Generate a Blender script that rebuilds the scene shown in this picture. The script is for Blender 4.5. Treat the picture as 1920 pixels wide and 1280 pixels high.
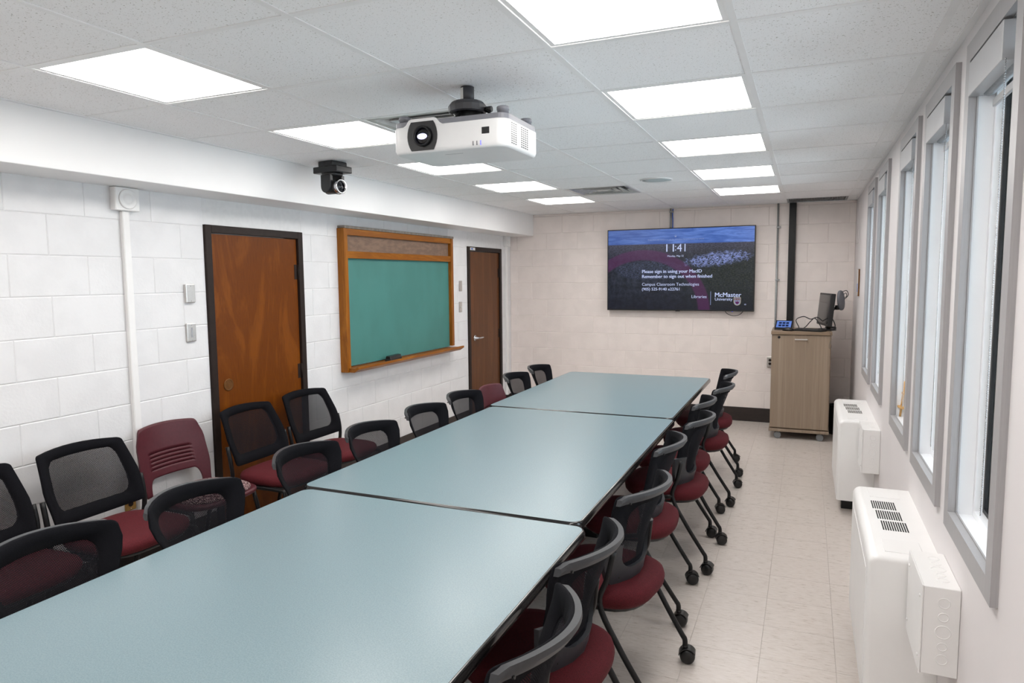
import bpy, bmesh, math, random
from mathutils import Vector, Matrix

for o in list(bpy.data.objects):
    bpy.data.objects.remove(o)
scene = bpy.context.scene
COL = scene.collection
PI = math.pi
random.seed(7)

# ------------------------------------------------------------------ camera
H = 2.46                                  # ceiling height
cam_d = bpy.data.cameras.new('camera')
cam_d.lens = 1291.06 * 36 / 1920
cam_d.sensor_width = 36
cam_d.clip_start = 0.02
cam = bpy.data.objects.new('camera', cam_d)
COL.objects.link(cam)
yaw, pitch, roll = -0.4042, -0.0931, -0.0090
fw = Vector((math.sin(yaw) * math.cos(pitch), math.cos(yaw) * math.cos(pitch), math.sin(pitch)))
rt = Vector((math.cos(yaw), -math.sin(yaw), 0))
up = rt.cross(fw)
r2 = rt * math.cos(roll) + up * math.sin(roll)
u2 = up * math.cos(roll) - rt * math.sin(roll)
cm = Matrix((r2, u2, -fw)).transposed().to_4x4()
cm.translation = Vector((-0.3767, -2.3206, 1.6769))
cam.matrix_world = cm
scene.camera = cam

# ------------------------------------------------------------------ world and exposure
world = bpy.data.worlds.new('sky')
scene.world = world
world.use_nodes = True
bg = world.node_tree.nodes['Background']
bg.inputs[0].default_value = (0.80, 0.90, 1.0, 1)
bg.inputs[1].default_value = 6.0
scene.view_settings.view_transform = 'Standard'
scene.view_settings.look = 'None'
scene.view_settings.exposure = 0.05
scene.view_settings.gamma = 1.0
scene.view_settings.use_curve_mapping = False
LIGHT_STRENGTH = 13.3

# ------------------------------------------------------------------ room numbers
XL, XR = -3.923, 0.088       # left block wall, right plaster wall
YF, YN = 5.94, -3.72         # far block wall, near wall
XB, ZB = -3.60, 2.195        # bulkhead face and underside
T = 0.6096                   # ceiling module

# ------------------------------------------------------------------ materials
def srgb(r, g, b):
    return tuple(((c / 255) / 12.92 if c / 255 <= 0.04045 else ((c / 255 + 0.055) / 1.055) ** 2.4) for c in (r, g, b)) + (1,)

class NT:
    """small helper around a material node tree"""
    def __init__(s, m):
        s.t = m.node_tree; s.n = s.t.nodes; s.l = s.t.links
    def node(s, typ, **kw):
        n = s.n.new(typ)
        for k, v in kw.items():
            setattr(n, k, v)
        return n
    def put(s, sock, v):
        if isinstance(v, bpy.types.NodeSocket): s.l.new(v, sock)
        else: sock.default_value = v
    def math(s, op, a, b=None, c=None, clamp=False):
        n = s.node('ShaderNodeMath', operation=op); n.use_clamp = clamp
        s.put(n.inputs[0], a)
        if b is not None: s.put(n.inputs[1], b)
        if c is not None: s.put(n.inputs[2], c)
        return n.outputs[0]
    def mix(s, f, a, b, blend='MIX'):
        n = s.node('ShaderNodeMix', data_type='RGBA', blend_type=blend)
        s.put(n.inputs[0], f); s.put(n.inputs[6], a); s.put(n.inputs[7], b)
        return n.outputs[2]
    def step(s, v, a, b):
        n = s.node('ShaderNodeMapRange', interpolation_type='SMOOTHSTEP')
        s.put(n.inputs[0], v); n.inputs[1].default_value = a; n.inputs[2].default_value = b
        return n.outputs[0]
    def noise(s, vec, scale, detail=3, rough=0.5, dist=0):
        n = s.node('ShaderNodeTexNoise')
        n.inputs['Scale'].default_value = scale; n.inputs['Detail'].default_value = detail
        n.inputs['Roughness'].default_value = rough; n.inputs['Distortion'].default_value = dist
        if vec is not None: s.l.new(vec, n.inputs['Vector'])
        return n.outputs['Fac']
    def coords(s, scale=(1, 1, 1), rnd=0.0):
        tc = s.node('ShaderNodeTexCoord')
        mp = s.node('ShaderNodeMapping'); mp.inputs['Scale'].default_value = scale
        s.l.new(tc.outputs['Object'], mp.inputs['Vector'])
        if rnd:
            oi = s.node('ShaderNodeObjectInfo')
            k = s.math('MULTIPLY', oi.outputs['Random'], rnd)
            cb = s.node('ShaderNodeCombineXYZ')
            for i in range(3): s.l.new(k, cb.inputs[i])
            s.l.new(cb.outputs[0], mp.inputs['Location'])
        return mp.outputs['Vector']
    def bump(s, h, strength=0.2, dist=0.002):
        n = s.node('ShaderNodeBump'); n.inputs['Strength'].default_value = strength
        n.inputs['Distance'].default_value = dist
        s.l.new(h, n.inputs['Height'])
        s.l.new(n.outputs[0], s.n['Principled BSDF'].inputs['Normal'])

def base_mat(name, col, rough=0.5, metal=0.0, spec=0.5):
    m = bpy.data.materials.new(name); m.use_nodes = True
    p = m.node_tree.nodes['Principled BSDF']
    p.inputs['Base Color'].default_value = col
    p.inputs['Roughness'].default_value = rough
    p.inputs['Metallic'].default_value = metal
    p.inputs['Specular IOR Level'].default_value = spec
    return m

def vary(m, c1, c2, scale=40, stretch=(1, 1, 1), detail=3, lo=0.35, hi=0.65, rnd=0.0, bump=0.0, dist=0.001, bscale=None):
    t = NT(m); v = t.coords(stretch, rnd)
    n = t.noise(v, scale, detail)
    t.l.new(t.mix(t.step(n, lo, hi), c1, c2), t.n['Principled BSDF'].inputs['Base Color'])
    if bump: t.bump(t.noise(v, bscale, detail) if bscale else n, bump, dist)
    return m

M = {}
def grained(name, col, d=0.04, scale=60, rough=0.5, metal=0, spec=0.5, bump=0.0, dist=0.001, stretch=(1, 1, 1), rnd=0.0, bscale=None):
    a = tuple(max(0, c * (1 - d)) for c in col[:3]) + (1,); b = tuple(min(1, c * (1 + d)) for c in col[:3]) + (1,)
    M[name] = vary(base_mat(name, col, rough, metal, spec), a, b, scale, stretch, rnd=rnd, bump=bump, dist=dist, bscale=bscale)

grained('block_paint', (0.745, 0.74, 0.745, 1), 0.025, 6, 0.45, bump=0.35, dist=0.003, rnd=9, bscale=70)
grained('block_paint_far', (0.84, 0.765, 0.73, 1), 0.025, 6, 0.45, bump=0.35, dist=0.003, rnd=9, bscale=70)
grained('mortar_paint_far', (0.80, 0.73, 0.70, 1), 0.02, 30, 0.55, bump=0.2, dist=0.002)
grained('mortar_paint', (0.735, 0.73, 0.73, 1), 0.02, 30, 0.55, bump=0.2, dist=0.002)
grained('smooth_paint', (0.72, 0.685, 0.685, 1), 0.012, 3, 0.5, bump=0.05, dist=0.001, bscale=200)
grained('bulkhead_paint', (0.84, 0.83, 0.825, 1), 0.01, 3, 0.4)
grained('near_paint', (0.84, 0.83, 0.82, 1), 0.02, 3, 0.6)
grained('tee_white', (0.86, 0.86, 0.86, 1), 0.01, 10, 0.4)
grained('trim_white', (0.82, 0.81, 0.80, 1), 0.01, 10, 0.4)
grained('unit_white', (0.79, 0.78, 0.77, 1), 0.012, 5, 0.38)
grained('jamb_white', (0.88, 0.89, 0.91, 1), 0.01, 4, 0.35)
grained('casing_grey', srgb(164, 162, 163), 0.03, 8, 0.42, 0.05, stretch=(40, 40, 1))
grained('cassette_grey', srgb(176, 176, 178), 0.02, 8, 0.4, 0.1)
grained('chain_metal', srgb(190, 190, 192), 0.02, 50, 0.25, 0.9)
grained('gasket_black', srgb(18, 18, 20), 0.1, 50, 0.5)
grained('frame_brown', srgb(36, 26, 22), 0.1, 30, 0.5, 0, 0.25)
grained('base_brown', srgb(40, 31, 28), 0.1, 30, 0.45)
grained('black_plastic', srgb(17, 17, 19), 0.1, 80, 0.38)
grained('black_metal', srgb(14, 14, 15), 0.1, 60, 0.42, 0, 0.35)
grained('fabric_black', srgb(17, 17, 21), 0.3, 500, 0.95, 0, 0.12, bump=0.3, dist=0.001)
grained('grey_plastic', srgb(50, 51, 54), 0.06, 120, 0.42)
grained('caster_black', srgb(14, 14, 15), 0.1, 60, 0.35)
grained('chrome', srgb(200, 200, 202), 0.02, 50, 0.18, 1.0)
grained('steel', srgb(200, 196, 192), 0.05, 40, 0.28, 0.75, stretch=(1, 1, 20))
grained('plate_bronze', srgb(106, 66, 24), 0.15, 60, 0.4, 0.3)
grained('brass', srgb(172, 136, 80), 0.06, 40, 0.35, 0.8)
grained('conduit_metal', srgb(158, 160, 160), 0.05, 60, 0.4, 0.3)
grained('burgundy_plastic', srgb(76, 28, 36), 0.05, 60, 0.45, 0, 0.35)
grained('projector_white', srgb(226, 226, 226), 0.008, 20, 0.35)
grained('projector_grey', srgb(120, 121, 128), 0.03, 40, 0.45)
grained('mount_grey', srgb(62, 62, 66), 0.05, 40, 0.45)
grained('blue_plastic', srgb(30, 92, 190), 0.05, 60, 0.4)
grained('table_edge', srgb(22, 20, 20), 0.05, 60, 0.16)
grained('eraser_felt', srgb(30, 30, 32), 0.2, 120, 0.9, bump=0.3)
grained('plate_white', srgb(214, 212, 208), 0.02, 50, 0.4)
grained('speaker_grille', srgb(178, 190, 192), 0.05, 900, 0.6)
grained('vent_grey', srgb(150, 154, 158), 0.06, 60, 0.5, 0.0)
grained('vent_metal', srgb(196, 196, 194), 0.06, 20, 0.35, 0.3)
grained('vent_dark', srgb(52, 50, 48), 0.2, 30, 0.7)
grained('chalk_ledge', srgb(120, 112, 104), 0.2, 25, 0.6)
grained('tack_strip', srgb(122, 98, 82), 0.14, 14, 0.7, stretch=(1, 1, 3))
grained('easel_wood', srgb(214, 170, 110), 0.08, 40, 0.5)
grained('grey_wheel', srgb(120, 122, 124), 0.04, 40, 0.5)
grained('chalkboard', srgb(64, 122, 116), 0.05, 4, 0.55, stretch=(1, 1, 0.6))
grained('dark_void', srgb(12, 12, 12), 0.1, 10, 0.9)
grained('dusty_grey', srgb(110, 104, 98), 0.25, 60, 0.8)

# burgundy woven seat fabric
m = base_mat('seat_fabric', srgb(96, 22, 32), 0.85, 0, 0.25); t = NT(m); v = t.coords()
n = t.noise(v, 420, 2); t.l.new(t.mix(t.step(n, 0.3, 0.7), srgb(66, 18, 24), srgb(96, 29, 36)), t.n['Principled BSDF'].inputs['Base Color'])
t.bump(n, 0.4, 0.001); M['seat_fabric'] = m
# patterned cushion: pale labyrinth lines on burgundy
m = base_mat('patterned_fabric', srgb(80, 34, 40), 0.85, 0, 0.25); t = NT(m)
v = t.coords((1, 1, 1)); sx = t.node('ShaderNodeSeparateXYZ'); t.l.new(v, sx.inputs[0])
vor = t.node('ShaderNodeTexVoronoi', feature='F1', distance='CHEBYCHEV'); vor.inputs['Scale'].default_value = 48
t.l.new(v, vor.inputs['Vector'])
ln = t.math('PINGPONG', t.math('MULTIPLY', vor.outputs['Distance'], 4.2), 0.5)
t.l.new(t.mix(t.step(ln, 0.26, 0.34), srgb(62, 24, 32), srgb(176, 150, 148)), t.n['Principled BSDF'].inputs['Base Color'])
M['patterned_fabric'] = m
# see-through chair mesh: small holes in rows
def mesh_mat(name, col, thr):
    m = base_mat(name, col, 0.9, 0, 0.1); t = NT(m)
    v = t.coords(); s = t.node('ShaderNodeSeparateXYZ'); t.l.new(v, s.inputs[0])
    a = t.math('SINE', t.math('MULTIPLY', s.outputs[0], 2 * PI / 0.0062))
    b = t.math('SINE', t.math('MULTIPLY', s.outputs[2], 2 * PI / 0.0064))
    hole = t.step(t.math('MULTIPLY', a, b), thr, thr + 0.12)
    tr = t.node('ShaderNodeBsdfTransparent'); mx = t.node('ShaderNodeMixShader')
    t.l.new(hole, mx.inputs[0]); t.l.new(t.n['Principled BSDF'].outputs[0], mx.inputs[1]); t.l.new(tr.outputs[0], mx.inputs[2])
    t.l.new(mx.outputs[0], t.n['Material Output'].inputs['Surface'])
    M[name] = m
mesh_mat('chair_mesh', srgb(23, 23, 27), 0.42)

# speckled blue-green table laminate
m = base_mat('laminate', srgb(128, 160, 162), 0.30, 0, 0.5); t = NT(m); v = t.coords()
n = t.noise(v, 260, 3); n2 = t.noise(v, 900, 2)
c = t.mix(t.step(n, 0.35, 0.65), srgb(106, 127, 134), srgb(119, 139, 145))
c = t.mix(t.step(n2, 0.60, 0.72), c, srgb(140, 160, 164))
t.l.new(c, t.n['Principled BSDF'].inputs['Base Color']); t.bump(n2, 0.05, 0.0005); M['laminate'] = m
# streaky vinyl floor tile
m = base_mat('floor_vinyl', srgb(196, 186, 174), 0.28, 0, 0.5); t = NT(m)
v = t.coords((1, 5, 1), 13); n = t.noise(v, 22, 5, 0.65); n2 = t.noise(t.coords((1, 8, 1), 5), 90, 3)
oi = t.node('ShaderNodeObjectInfo')
c = t.mix(t.step(n, 0.3, 0.7), srgb(192, 182, 174), srgb(206, 198, 192))
c = t.mix(t.math('MULTIPLY', t.step(n2, 0.52, 0.75), 0.14), c, srgb(172, 163, 155))
c = t.mix(t.math('MULTIPLY', oi.outputs['Random'], 0.10), c, srgb(186, 177, 169))
t.l.new(c, t.n['Principled BSDF'].inputs['Base Color']); t.bump(n, 0.04, 0.0008)
t.l.new(t.math('ADD', t.math('MULTIPLY', n, 0.2), 0.2), t.n['Principled BSDF'].inputs['Roughness'])
M['floor_vinyl'] = m
grained('floor_joint', srgb(176, 166, 158), 0.1, 60, 0.7)
# mineral-fibre ceiling tile with pits
m = base_mat('ceiling_fibre', (0.86, 0.86, 0.86, 1), 0.9, 0, 0.2); t = NT(m)
v = t.coords((1, 1.0, 1), 17)
n = t.noise(v, 150, 2, 0.6); n2 = t.noise(v, 330, 2)
pit = t.math('MAXIMUM', t.step(n, 0.635, 0.69), t.step(n2, 0.68, 0.73))
c = t.mix(pit, (0.92, 0.92, 0.925, 1), srgb(180, 176, 170))
t.l.new(c, t.n['Principled BSDF'].inputs['Base Color']); t.bump(t.math('SUBTRACT', 1.0, pit), 0.25, 0.0015)
M['ceiling_fibre'] = m

def wood(name, c1, c2, c3, scale=3.0, stretch=(6, 6, 0.7), dist=1.5, rough=0.35, fine=60, fstretch=(1, 1, 0.04), rnd=0):
    m = base_mat(name, c1, rough, 0, 0.2); t = NT(m)
    n = t.noise(t.coords(stretch, rnd), scale, 5, 0.6, dist)
    w = t.math('PINGPONG', t.math('MULTIPLY', n, 6.0), 1.0)
    c = t.mix(t.step(w, 0.1, 0.9), c1, c2)
    f = t.noise(t.coords(fstretch, rnd), fine * 4, 3)
    c = t.mix(t.math('MULTIPLY', t.step(f, 0.45, 0.75), 0.55), c, c3)
    t.l.new(c, t.n['Principled BSDF'].inputs['Base Color'])
    t.bump(f, 0.05, 0.0005)
    M[name] = m
wood('door_wood', srgb(122, 66, 14), srgb(104, 53, 9), srgb(80, 38, 6), 1.3, (3, 3, 0.8), 1.2)
wood('door_wood_dark', srgb(106, 64, 32), srgb(92, 54, 25), srgb(72, 41, 18), 2.2, (4, 4, 0.3), 0.6)
wood('frame_wood', srgb(158, 98, 30), srgb(138, 81, 20), srgb(108, 60, 14), 2.0, (4, 4, 0.6), 0.8, 0.35)
wood('frame_wood_h', srgb(158, 98, 30), srgb(138, 81, 20), srgb(108, 60, 14), 2.0, (4, 0.6, 4), 0.8, 0.35, 60, (1, 0.04, 1))
wood('cabinet_laminate', srgb(156, 139, 122), srgb(145, 128, 111), srgb(122, 108, 94), 2.0, (8, 8, 0.1), 0.2, 0.5, 50, (1, 1, 0.015))
wood('cabinet_top', srgb(146, 126, 106), srgb(136, 117, 98), srgb(116, 100, 84), 2.0, (0.2, 8, 8), 0.2, 0.45, 50, (0.03, 1, 1))

def emit(name, col, strength):
    m = bpy.data.materials.new(name); m.use_nodes = True
    nt = m.node_tree; nt.nodes.remove(nt.nodes['Principled BSDF'])
    e = nt.nodes.new('ShaderNodeEmission'); e.inputs[0].default_value = col; e.inputs[1].default_value = strength
    nt.links.new(e.outputs[0], nt.nodes['Material Output'].inputs['Surface'])
    M[name] = m
emit('light_panel', (1.0, 0.965, 0.93, 1), LIGHT_STRENGTH)
emit('lens_light', (0.55, 0.55, 1.0, 1), 4.0)
emit('blue_led', (0.15, 0.15, 1.0, 1), 2.0)
emit('screen_text', (0.60, 0.68, 0.98, 1), 0.85)
emit('screen_text_dim', (0.40, 0.50, 0.85, 1), 0.6)
emit('screen_gold', (0.62, 0.55, 0.36, 1), 0.6)
emit('screen_maroon', (0.16, 0.035, 0.14, 1), 0.6)
emit('screen_shield', (0.42, 0.46, 0.66, 1), 0.6)
emit('tablet_blue', (0.16, 0.28, 0.75, 1), 0.8)
emit('tablet_dark', (0.02, 0.03, 0.08, 1), 0.8)

# clear window pane and dark glass
m = bpy.data.materials.new('pane_glass'); m.use_nodes = True; t = NT(m)
t.n.remove(t.n['Principled BSDF'])
tr = t.node('ShaderNodeBsdfTransparent'); tr.inputs[0].default_value = (0.93, 0.96, 0.96, 1)
gl = t.node('ShaderNodeBsdfGlossy'); gl.inputs['Roughness'].default_value = 0.02
fr = t.node('ShaderNodeFresnel'); fr.inputs[0].default_value = 1.45
mx = t.node('ShaderNodeMixShader'); t.l.new(fr.outputs[0], mx.inputs[0]); t.l.new(tr.outputs[0], mx.inputs[1]); t.l.new(gl.outputs[0], mx.inputs[2])
t.l.new(mx.outputs[0], t.n['Material Output'].inputs['Surface']); M['pane_glass'] = m
grained('dark_glass', srgb(14, 14, 20), 0.05, 20, 0.06)
grained('monitor_glass', srgb(30, 31, 33), 0.05, 20, 0.12)

# television picture: blue sky, dark wooded land, pale campus, maroon arc
def tv_picture():
    m = bpy.data.materials.new('screen_picture'); m.use_nodes = True; t = NT(m)
    p = t.n['Principled BSDF']; p.inputs['Base Color'].default_value = (0.004, 0.004, 0.005, 1); p.inputs['Roughness'].default_value = 0.25
    p.inputs['Specular IOR Level'].default_value = 0.3
    tc = t.node('ShaderNodeTexCoord'); s = t.node('ShaderNodeSeparateXYZ'); t.l.new(tc.outputs['Object'], s.inputs[0])
    x, z = s.outputs[0], s.outputs[2]          # x 0..1.67, z 0..0.94 (0 = bottom)
    hor = 0.765
    cl = t.node('ShaderNodeMapping'); cl.inputs['Scale'].default_value = (1.3, 1, 9); cl.inputs['Rotation'].default_value = (0, 0.06, 0)
    t.l.new(tc.outputs['Object'], cl.inputs[0])
    nc = t.noise(cl.outputs[0], 3.0, 5, 0.6, 0.6)
    sky = t.mix(t.step(nc, 0.3, 0.75), (0.035, 0.095, 0.36, 1), (0.14, 0.26, 0.68, 1))
    sky = t.mix(t.step(x, -0.2, 1.7), t.mix(0.55, sky, (0.02, 0.05, 0.2, 1)), sky)
    # land
    nm = t.noise(tc.outputs['Object'], 17, 6, 0.7)
    ls = t.node('ShaderNodeMapping'); ls.inputs['Scale'].default_value = (1, 1, 2.2); t.l.new(tc.outputs['Object'], ls.inputs[0])
    nf = t.noise(ls.outputs[0], 46, 4, 0.6)
    land = t.mix(t.step(nm, 0.35, 0.75), (0.004, 0.006, 0.012, 1), (0.028, 0.036, 0.06, 1))
    land = t.mix(t.math('MULTIPLY', t.step(x, 0.7, 1.3), 0.7), land, t.mix(t.step(nf, 0.4, 0.7), (0.004, 0.007, 0.006, 1), (0.035, 0.045, 0.03, 1)))
    hz = t.step(z, 0.55, 0.78)
    land = t.mix(t.math('MULTIPLY', hz, 0.75), land, t.mix(t.step(nf, 0.4, 0.6), (0.028, 0.032, 0.05, 1), (0.075, 0.072, 0.12, 1)))
    land = t.mix(t.math('MULTIPLY', t.math('SUBTRACT', 1.0, t.step(z, 0.0, 0.35)), 0.75), land, (0.004, 0.005, 0.012, 1))
    # campus buildings
    bx = t.math('DIVIDE', t.math('SUBTRACT', x, 1.27), 0.40); bz = t.math('DIVIDE', t.math('SUBTRACT', t.math('ADD', z, t.math('MULTIPLY', x, -0.10)), 0.455), 0.085)
    br = t.math('ADD', t.math('MULTIPLY', bx, bx), t.math('MULTIPLY', bz, bz))
    vb = t.node('ShaderNodeTexVoronoi', distance='CHEBYCHEV'); vb.inputs['Scale'].default_value = 62; vb.inputs['Randomness'].default_value = 0.75; t.l.new(ls.outputs[0], vb.inputs['Vector'])
    bm_ = t.math('MULTIPLY', t.math('SUBTRACT', 1.0, t.step(t.math('ADD', br, t.math('MULTIPLY', t.math('SUBTRACT', nm, 0.5), 3.0)), 0.2, 1.1)), t.step(vb.outputs['Color'], 0.25, 0.7))
    land = t.mix(bm_, land, t.mix(nf, (0.08, 0.12, 0.32, 1), (0.30, 0.36, 0.70, 1)))
    # pale stadium / parking ring left
    sxx = t.math('DIVIDE', t.math('SUBTRACT', x, 0.50), 0.42); szz = t.math('DIVIDE', t.math('SUBTRACT', z, 0.46), 0.12)
    sr = t.math('ADD', t.math('MULTIPLY', sxx, sxx), t.math('MULTIPLY', szz, szz))
    land = t.mix(t.math('MULTIPLY', t.math('SUBTRACT', 1.0, t.step(sr, 0.7, 1.1)), t.math('MULTIPLY', t.step(nf, 0.42, 0.7), 0.8)), land, (0.055, 0.075, 0.15, 1))
    c = t.mix(t.step(z, hor - 0.006, hor + 0.006), land, sky)
    # maroon arc
    dx = t.math('SUBTRACT', x, 0.42); dz = t.math('MULTIPLY', t.math('SUBTRACT', z, -0.02), 1.08)
    d = t.math('SQRT', t.math('ADD', t.math('MULTIPLY', dx, dx), t.math('MULTIPLY', dz, dz)))
    wid = t.math('ADD', 0.655, t.math('MULTIPLY', t.math('ABSOLUTE', t.math('SUBTRACT', x, 0.45)), 0.08))
    ring = t.math('MULTIPLY', t.step(d, 0.635, 0.66), t.math('SUBTRACT', 1.0, t.step(d, 0.765, 0.79)))
    c = t.mix(t.math('MULTIPLY', ring, 0.55), c, (0.085, 0.014, 0.085, 1))
    t.l.new(c, p.inputs['Emission Color']); p.inputs['Emission Strength'].default_value = 1.0
    M['screen_picture'] = m
tv_picture()

# ------------------------------------------------------------------ mesh helpers
def new_bm(): return bmesh.new()

def add_box(bm, lo, hi, bev=0.0, seg=2, mi=0):
    b2 = bmesh.new()
    r = bmesh.ops.create_cube(b2, size=1.0)
    for v in b2.verts:
        v.co = Vector([lo[i] + (v.co[i] + 0.5) * (hi[i] - lo[i]) for i in range(3)])
    if bev > 0:
        bmesh.ops.bevel(b2, geom=b2.edges[:], offset=bev, segments=seg, affect='EDGES', profile=0.5)
    merge(bm, b2, mi)

def merge(bm, b2, mi=0, mat=None):
    mp = {}
    for v in b2.verts:
        mp[v] = bm.verts.new(mat @ v.co if mat else v.co)
    for f in b2.faces:
        try:
            nf = bm.faces.new([mp[v] for v in f.verts]); nf.material_index = mi; nf.smooth = f.smooth
        except ValueError: pass
    b2.free()

def frames(pts):
    P = [Vector(p) for p in pts]; n = len(P); out = []
    prev = None
    for i in range(n):
        tg = (P[min(i + 1, n - 1)] - P[max(i - 1, 0)]).normalized()
        if prev is None:
            a = Vector((0, 0, 1)) if abs(tg.z) < 0.9 else Vector((1, 0, 0))
            u = tg.cross(a).normalized()
        else:
            u = (prev - tg * prev.dot(tg)).normalized()
        prev = u; out.append((P[i], u, tg.cross(u)))
    return out

def add_tube(bm, pts, r, seg=10, caps=True, flat=1.0):
    rs = r if isinstance(r, (list, tuple)) else [r] * len(pts)
    rings = []
    for (p, u, w), rr in zip(frames(pts), rs):
        rings.append([bm.verts.new(p + u * (rr * math.cos(2 * PI * k / seg)) + w * (rr * flat * math.sin(2 * PI * k / seg))) for k in range(seg)])
    for a, b in zip(rings, rings[1:]):
        for k in range(seg):
            f = bm.faces.new((a[k], a[(k + 1) % seg], b[(k + 1) % seg], b[k])); f.smooth = True
    if caps:
        bm.faces.new(rings[0][::-1]); bm.faces.new(rings[-1])

def smooth_path(pts, n=6):
    P = [Vector(p) for p in pts]; P = [P[0] * 2 - P[1]] + P + [P[-1] * 2 - P[-2]]; out = []
    for i in range(1, len(P) - 2):
        for k in range(n):
            s = k / n
            a, b, c, d = P[i - 1:i + 3]
            out.append(0.5 * ((2 * b) + (c - a) * s + (2 * a - 5 * b + 4 * c - d) * s * s + (3 * b - a - 3 * c + d) * s ** 3))
    out.append(P[-2]); return out

def add_lathe(bm, prof, seg=20, axis='Z', at=(0, 0, 0), smooth=True, capa=True, capb=True):
    """prof: list of (radius, height)"""
    at = Vector(at)
    def pt(r, h, a):
        c, s = r * math.cos(a), r * math.sin(a)
        return at + {'Z': Vector((c, s, h)), 'Y': Vector((s, h, c)), 'X': Vector((h, c, s))}[axis]
    rings = [[bm.verts.new(pt(r, h, 2 * PI * k / seg)) for k in range(seg)] for r, h in prof]
    for a, b in zip(rings, rings[1:]):
        for k in range(seg):
            f = bm.faces.new((a[k], a[(k + 1) % seg], b[(k + 1) % seg], b[k])); f.smooth = smooth
    if capa: bm.faces.new(rings[0][::-1])
    if capb: bm.faces.new(rings[-1])

def add_prism(bm, poly, lo, hi, axis='Z', bev=0.0, seg=2):
    """poly 2D extruded: axis Z -> (x,y), X -> (y,z), Y -> (x,z)"""
    b2 = bmesh.new()
    def pt(a, b, h): return {'Z': (a, b, h), 'X': (h, a, b), 'Y': (a, h, b)}[axis]
    A = [b2.verts.new(pt(a, b, lo)) for a, b in poly]; B = [b2.verts.new(pt(a, b, hi)) for a, b in poly]
    n = len(poly)
    b2.faces.new(A[::-1]); b2.faces.new(B)
    for k in range(n): b2.faces.new((A[k], A[(k + 1) % n], B[(k + 1) % n], B[k]))
    bmesh.ops.recalc_face_normals(b2, faces=b2.faces[:])
    if bev:
        e = [e for e in b2.edges if abs(getattr(e.verts[0].co, axis.lower()) - getattr(e.verts[1].co, axis.lower())) < 1e-6]
        bmesh.ops.bevel(b2, geom=e, offset=bev, segments=seg, affect='EDGES', profile=0.5)
    merge(bm, b2)

def round_rect(x0, x1, y0, y1, r, seg=6):
    out = []
    for cx, cy, a0 in ((x1 - r, y1 - r, 0), (x0 + r, y1 - r, PI / 2), (x0 + r, y0 + r, PI), (x1 - r, y0 + r, 1.5 * PI)):
        for k in range(seg + 1):
            a = a0 + PI / 2 * k / seg; out.append((cx + r * math.cos(a), cy + r * math.sin(a)))
    return out

def add_ring_frame(bm, y0, y1, z0, z1, w, xa, xb):
    """mitred rectangular frame in the YZ plane from x=xa to x=xb, border width w"""
    O = [(y0, z0), (y1, z0), (y1, z1), (y0, z1)]; I = [(y0 + w, z0 + w), (y1 - w, z0 + w), (y1 - w, z1 - w), (y0 + w, z1 - w)]
    v = {}
    for n, L in (('O', O), ('I', I)):
        for k, (a, b) in enumerate(L):
            for s, x in (('a', xa), ('b', xb)): v[n + str(k) + s] = bm.verts.new((x, a, b))
    for k in range(4):
        j = (k + 1) % 4; K, J = str(k), str(j)
        for q in (('O%sa', 'O%sa', 'I%sa', 'I%sa'), ('O%sb', 'O%sb', 'I%sb', 'I%sb')):
            bm.faces.new((v['O' + K + q[0][-1]], v['O' + J + q[0][-1]], v['I' + J + q[0][-1]], v['I' + K + q[0][-1]]))
        bm.faces.new((v['O' + K + 'a'], v['O' + J + 'a'], v['O' + J + 'b'], v['O' + K + 'b']))
        bm.faces.new((v['I' + K + 'a'], v['I' + J + 'a'], v['I' + J + 'b'], v['I' + K + 'b']))

def mesh_of(name, bm, mats):
    bmesh.ops.recalc_face_normals(bm, faces=bm.faces[:])
    me = bpy.data.meshes.new(name); bm.to_mesh(me); bm.free()
    for m_ in (mats if isinstance(mats, (list, tuple)) else [mats]): me.materials.append(M[m_])
    return me

def obj(name, bm, mats, parent=None, loc=None, rot=None, label=None):
    me = bm if isinstance(bm, bpy.types.Mesh) else mesh_of(name, bm, mats)
    o = bpy.data.objects.new(name, me); COL.objects.link(o)
    if parent is not None: o.parent = parent
    if loc is not None: o.location = loc
    if rot is not None: o.rotation_euler = rot
    if label: o['label'] = label
    return o

def tag(o, label, cat, group=None, kind=None):
    o['label'] = label; o['category'] = cat
    if group: o['group'] = group
    if kind: o['kind'] = kind
    return o

def thing(name, label, cat, loc=(0, 0, 0), rz=0.0, group=None, kind=None):
    o = bpy.data.objects.new(name, None); COL.objects.link(o)
    o.empty_display_size = 0.1; o.location = loc; o.rotation_euler = (0, 0, rz)
    return tag(o, label, cat, group, kind)

def copy_tree(o, parent=None):
    c = o.copy(); COL.objects.link(c)
    if parent is not None: c.parent = parent
    for ch in list(o.children): copy_tree(ch, c)
    return c

def box(name, lo, hi, mat, parent=None, bev=0.0, label=None, seg=2):
    bm = new_bm(); add_box(bm, lo, hi, bev, seg); return obj(name, bm, mat, parent, label=label)

def frustum_mesh(name, l, h, d, ins, mat):
    """cheap bevelled slab: back on the x=0 plane, face towards +x; spans y 0..l, z 0..h"""
    bm = new_bm()
    A = [bm.verts.new(p) for p in ((0, 0, 0), (0, l, 0), (0, l, h), (0, 0, h))]
    B = [bm.verts.new(p) for p in ((d * .6, ins * .35, ins * .35), (d * .6, l - ins * .35, ins * .35), (d * .6, l - ins * .35, h - ins * .35), (d * .6, ins * .35, h - ins * .35))]
    C_ = [bm.verts.new(p) for p in ((d, ins, ins), (d, l - ins, ins), (d, l - ins, h - ins), (d, ins, h - ins))]
    bm.faces.new(C_)
    for P, Q in ((A, B), (B, C_)):
        for k in range(4): bm.faces.new((P[k], P[(k + 1) % 4], Q[(k + 1) % 4], Q[k]))
    bm.faces.new(A[::-1])
    return mesh_of(name, bm, mat)

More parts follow.
